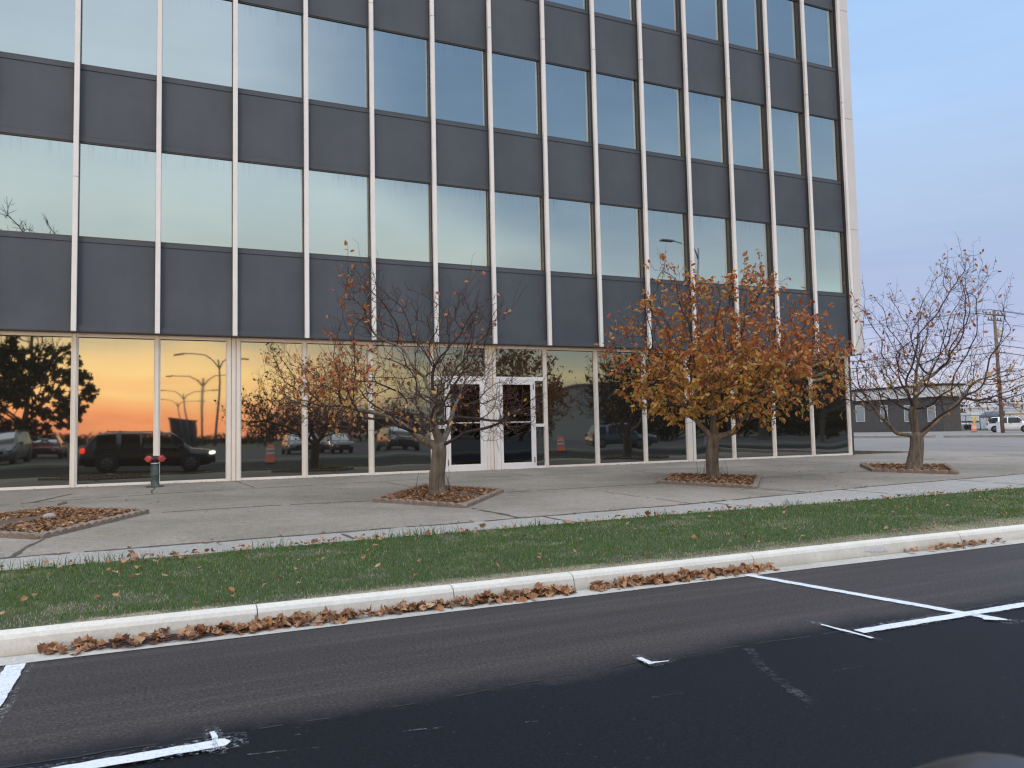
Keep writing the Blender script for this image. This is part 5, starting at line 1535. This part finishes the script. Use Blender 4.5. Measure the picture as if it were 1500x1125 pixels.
for (px, dist, sd, hgt) in [(1120, 46, 35, 1.0), (1215, 40, 36, 1.15), (760, 70, 37, 1.0)]:
    q = refl(px, 640, dist)
    build_tree('leafy_tree', {35: 'dark tree across the road mirrored behind the orange tree', 36: 'taller dark tree across the road mirrored near the corner', 37: 'distant dark tree across the road mirrored above the right door'}[sd], (q.x, -dist, OZ), 2.0, 0.28,
           [(5, (0, 0, 5.2 * hgt), (3.4, 3.2, 3.2 * hgt)), (1.5, (0, 0, 9 * hgt), (2.2, 2.2, 3.0))], 500, sd, lambda u, v, z, r: (1.0 if z < 8 else 0.3, 0), 8000, step=0.35, kill=0.7, infl=3.5, twigs=2.0,
           leaf_len=0.27, twig_len=0.9, twig_r=0.02, tip=0.02, leaf_mats=[M['dark_leaf']], group='trees across the road')
M['steel'] = plain('galvanised steel', (0.22, 0.22, 0.23), 0.5, 0.5)
def lamp(x, y, H, arms, label, arm=2.4):
    root = empty('street_lamp', (x, y, OZ)); tag(root, label, 'street lamp', 'street lamps across the road')
    mb = MB(); mb.tube([(0, 0, 0), (0, 0, H)], [0.12, 0.075], 10); mb.build('pole', M['steel'], root)
    mb = MB(); mb.lathe([(0.2, 0), (0.2, 0.5), (0.14, 0.6)], n=12); mb.build('base', M['steel'], root)
    for s in arms:
        mb = MB(); mb.tube([(0, 0, H - 0.9), (s * 0.35, 0, H - 0.2), (s * 0.9, 0, H + 0.25), (s * arm, 0, H + 0.42)], [0.06, 0.055, 0.05, 0.045], 8); a = mb.build('arm', M['steel'], root)
        mb = MB(); x0, x1 = sorted((s * (arm - 0.05), s * (arm + 0.75))); mb.bbox(x0, x1, -0.17, 0.17, H + 0.33, H + 0.46, 0.03); mb.build('lamp_head', M['steel'], a)
for (px, py, dist, lb) in [(312, 521, 58, 'nearest of the row'), (293, 549, 80, 'second of the row'), (276, 570, 105, 'third of the row'), (268, 584, 135, 'farthest of the row')]:
    q = refl(px, py, dist); lamp(q.x, -dist, q.z + 0.3 - 0.4, (1, -1), 'double-armed street lamp across the road, ' + lb)
q = refl(1014, 357, 25.5); lamp(q.x, -25.5, q.z + 0.3 - 0.45, (-1,), 'tall single-armed street lamp at the opposite kerb', 2.0)
# parked cars across the road
for i, (px, dist, ang, pnt, kd, lb) in enumerate([(8, 31, 95, P_silver, 'suv', 'silver car in the leftmost reflection'), (490, 36, 85, P_silver, 'sedan', 'silver saloon mirrored beside the bare tree'),
        (580, 37, 92, P_dark, 'suv', 'black car mirrored left of the doors'), (440, 40, 90, P_silver, 'sedan', 'grey saloon mirrored behind the bare tree'),
        (905, 29, 12, P_blue, 'suv', 'blue grey car mirrored in the ninth bay'), (70, 40, 90, P_red, 'sedan', 'dark red saloon mirrored under the leafy tree')]):
    q = refl(px, 650, dist)
    make_car('parked_car', lb + ' across the road', 'car', 4.7, 1.84, 1.7 if kd == 'suv' else 1.45, kd, pnt, (q.x, -dist, OZ), R(ang), group='cars parked across the road')
for (px, dist, lb) in [(823, 23.5, 'orange traffic drum mirrored right of the doors'), (395, 23.2, 'orange traffic drum mirrored in the fourth bay')]:
    q = refl(px, 655, dist); drum((q.x, -dist, -0.40), lb)
# far building blocks and woods on that side
def far_block(px0, px1, pyt, dist, label, mat, depth=14):
    a, b = refl(px0, 640, dist), refl(px1, 640, dist); zt = refl((px0 + px1) / 2, pyt, dist).z
    x0, x1 = min(a.x, b.x), max(a.x, b.x)
    root = empty('far_building', ((x0 + x1) / 2, -dist, -0.5)); tag(root, label, 'building')
    o3 = (-(x0 + x1) / 2, dist, 0.5)
    mb = MB(); mb.box(x0, x1, -dist - depth, -dist, -0.5, zt); mb.build('wall', mat, root, loc=o3)
    mb = MB(); mb.box(x0 - 0.2, x1 + 0.2, -dist - depth - 0.2, -dist + 0.2, zt + 0.01, zt + 0.4); mb.build('roof', M['core'], root, loc=o3)
    n = max(2, int((x1 - x0) / 3.2))
    for k in range(n):
        xx = x0 + (x1 - x0) * (k + 0.3) / n; mb = MB(); mb.box(xx, xx + (x1 - x0) / n * 0.4, -dist - 0.05, -dist + 0.05, 0.8, min(zt - 0.5, 2.4)); mb.build('window', M['black_trim'], root, loc=o3)
far_block(253, 286, 614, 210, 'dark flat-roofed block mirrored in the third bay', M['core'])
far_block(872, 960, 566, 78, 'long pale grey building mirrored right of the doors', plain('pale grey render', (0.26, 0.29, 0.31), 0.85))
r = random.Random(9)
sp_ = [(x, -165 + r.uniform(-12, 12), -0.5, 7.5, 7.5 + r.uniform(-2, 4)) for x in np.arange(24, 330, 7)] + [(x, -320 + r.uniform(-12, 12), -0.5, 9, 3.2 + r.uniform(-0.6, 1.2)) for x in np.arange(-140, 40, 8)]
ww_ = []
for px in range(930, 1330, 34):
    q = refl(px, 640, 66 + r.uniform(-5, 8)); ww_.append((q.x, q.y, -0.4, 5.2, 10 + r.uniform(-2.5, 3.5)))
wood_mass('dark_woods', 'tall dark woods across the road mirrored in the right-hand windows', ww_, M['dark_leaf'], 8, 1300, 1.2)
wood_mass('opposite_woods', 'dark line of woods on the horizon across the road', sp_, M['far_wood'], 6, 420, 1.5)

# ------------------------------------------------------------------ sky and sun
SUN_AZ = R(27)      # from -Y toward -X, just left of what the glass mirrors
SUN_EL = R(6)
sun_dir = Vector((-math.sin(SUN_AZ) * math.cos(SUN_EL), -math.cos(SUN_AZ) * math.cos(SUN_EL), math.sin(SUN_EL)))
sl = bpy.data.lights.new('sun', 'SUN'); sl.energy = 0.5; sl.angle = R(11); sl.color = (1.0, 0.80, 0.58)
so = bpy.data.objects.new('sun', sl); COL.objects.link(so)
so.rotation_euler = sun_dir.to_track_quat('Z', 'Y').to_euler()

w = bpy.data.worlds.new('World'); scene.world = w; w.use_nodes = True
nt = w.node_tree; L = nt.links
bg = nt.nodes['Background']; bg.inputs['Strength'].default_value = 0.1
sky = N(nt, 'ShaderNodeTexSky'); sky.sky_type = 'NISHITA'; sky.sun_disc = False
sky.sun_elevation = SUN_EL; sky.sun_rotation = math.atan2(sun_dir.x, sun_dir.y); sky.altitude = 200; sky.air_density = 1.0; sky.dust_density = 2.0; sky.ozone_density = 2.0
tc = N(nt, 'ShaderNodeTexCoord')
nrm = N(nt, 'ShaderNodeVectorMath', operation='NORMALIZE'); L.new(tc.outputs['Generated'], nrm.inputs[0])
sep = N(nt, 'ShaderNodeSeparateXYZ'); L.new(nrm.outputs[0], sep.inputs[0])
hz = math_n(nt, 'SQRT', math_n(nt, 'ADD', math_n(nt, 'MULTIPLY', sep.outputs['X'], sep.outputs['X']), math_n(nt, 'MULTIPLY', sep.outputs['Y'], sep.outputs['Y'])))
hz = math_n(nt, 'MAXIMUM', hz, 0.001)
dt = math_n(nt, 'ADD', math_n(nt, 'MULTIPLY', sep.outputs['X'], -math.sin(SUN_AZ)), math_n(nt, 'MULTIPLY', sep.outputs['Y'], -math.cos(SUN_AZ)))
cz_ = math_n(nt, 'DIVIDE', dt, hz)
# cloud streaks lying along the horizon
vm = N(nt, 'ShaderNodeMapping'); vm.inputs['Scale'].default_value = (1.7, 1.7, 30.0); L.new(nrm.outputs[0], vm.inputs['Vector'])
cl = noise(nt, 1.0, 6, 0.62, vm.outputs[0], 0.5)
vm2 = N(nt, 'ShaderNodeMapping'); vm2.inputs['Scale'].default_value = (1.4, 1.4, 11.0); vm2.inputs['Location'].default_value = (3, 1, 2); L.new(nrm.outputs[0], vm2.inputs['Vector'])
cl2 = noise(nt, 1.0, 5, 0.55, vm2.outputs[0], 0.3)
zj = math_n(nt, 'ADD', sep.outputs['Z'], math_n(nt, 'MULTIPLY_ADD', cl.outputs['Fac'], 0.075, -0.0375))
zc = math_n(nt, 'MAXIMUM', zj, 0.0)
GT = (0.585, 0.65, 0.65); GL = (0.238, 0.242, 0.238)
def under(rgb):  # sky colour that the solar glass of the upper floors mirrors as rgb (ramps hold quarter values)
    c = srgb(*rgb); return tuple(c[i] / GT[i] / 4.0 for i in range(3))
def low(rgb):    # the same for the darker storefront glass
    c = srgb(*rgb); return tuple(c[i] / GL[i] / 4.0 for i in range(3))
def qt(rgb): return tuple(k / 4 for k in srgb(*rgb))
ZEN = [(0.66, (0.42, 0.47, 0.55)), (0.8, (0.56, 0.60, 0.67)), (1.0, (0.58, 0.62, 0.69))]
west = ramp(nt, [(0.0, low((205, 125, 95))), (0.025, low((256, 162, 104))), (0.05, low((260, 190, 120))), (0.072, low((262, 218, 142))), (0.095, low((246, 206, 144))), (0.112, low((220, 194, 144))), (0.132, low((180, 169, 138))), 
                 (0.20, under((188, 199, 190))), (0.25, under((186, 203, 200))), (0.33, under((184, 204, 211))), (0.44, under((178, 197, 209))), (0.54, under((172, 192, 208)))] + ZEN)
side = ramp(nt, [(0.0, low((92, 92, 90))), (0.035, low((112, 114, 106))), (0.065, low((160, 150, 114))), (0.095, low((128, 132, 122))), (0.14, low((112, 124, 122))), (0.20, under((156, 174, 181))), (0.26, under((138, 160, 174))),
                 (0.35, under((118, 145, 168))), (0.45, under((108, 135, 162))), (0.54, under((110, 138, 166)))] + ZEN)
east = ramp(nt, [(0.0, qt((214, 214, 228))), (0.05, qt((216, 219, 238))), (0.10, qt((190, 200, 234))), (0.18, qt((176, 194, 228))), (0.25, qt((184, 206, 236))), (0.36, qt((181, 213, 252))), (0.52, qt((162, 202, 248)))] + ZEN)
for n_ in (west, side, east): L.new(zc, n_.inputs['Fac'])
f1 = N(nt, 'ShaderNodeMapRange'); f1.interpolation_type = 'SMOOTHSTEP'; f1.inputs[1].default_value = 0.70; f1.inputs[2].default_value = 0.88
bulge = math_n(nt, 'MAXIMUM', math_n(nt, 'SUBTRACT', 0.20, math_n(nt, 'MULTIPLY', math_n(nt, 'ABSOLUTE', math_n(nt, 'SUBTRACT', sep.outputs['Z'], 0.23)), 1.8)), 0.0)
L.new(math_n(nt, 'ADD', cz_, bulge), f1.inputs[0])
f2 = N(nt, 'ShaderNodeMapRange'); f2.interpolation_type = 'SMOOTHSTEP'; f2.inputs[1].default_value = -0.35; f2.inputs[2].default_value = 0.25; L.new(cz_, f2.inputs[0])
c = mixc(nt, f2.outputs[0], east.outputs['Color'], side.outputs['Color'])
c = mixc(nt, f1.outputs[0], c, west.outputs['Color'])
cr = ramp(nt, [(0.33, (0.93, 0.935, 0.96)), (0.67, (1.06, 1.045, 1.03))]); L.new(cl2.outputs['Fac'], cr.inputs['Fac'])
c = mixc(nt, 1.0, c, cr.outputs['Color'], 'MULTIPLY')
sc20 = N(nt, 'ShaderNodeVectorMath', operation='SCALE'); sc20.inputs['Scale'].default_value = 40.0; L.new(c, sc20.inputs[0])
fin = mixc(nt, 0.03, sc20.outputs[0], sky.outputs['Color'])
L.new(fin, bg.inputs['Color'])

# ------------------------------------------------------------------ render settings
scene.view_settings.view_transform = 'Standard'
scene.view_settings.look = 'None'
scene.view_settings.gamma = 1.0
scene.view_settings.exposure = 0.0
scene.render.engine = 'CYCLES'
scene.cycles.max_bounces = 6
scene.cycles.glossy_bounces = 4
scene.cycles.transparent_max_bounces = 8
scene.cycles.use_denoising = True
scene.cycles.filter_width = 1.3
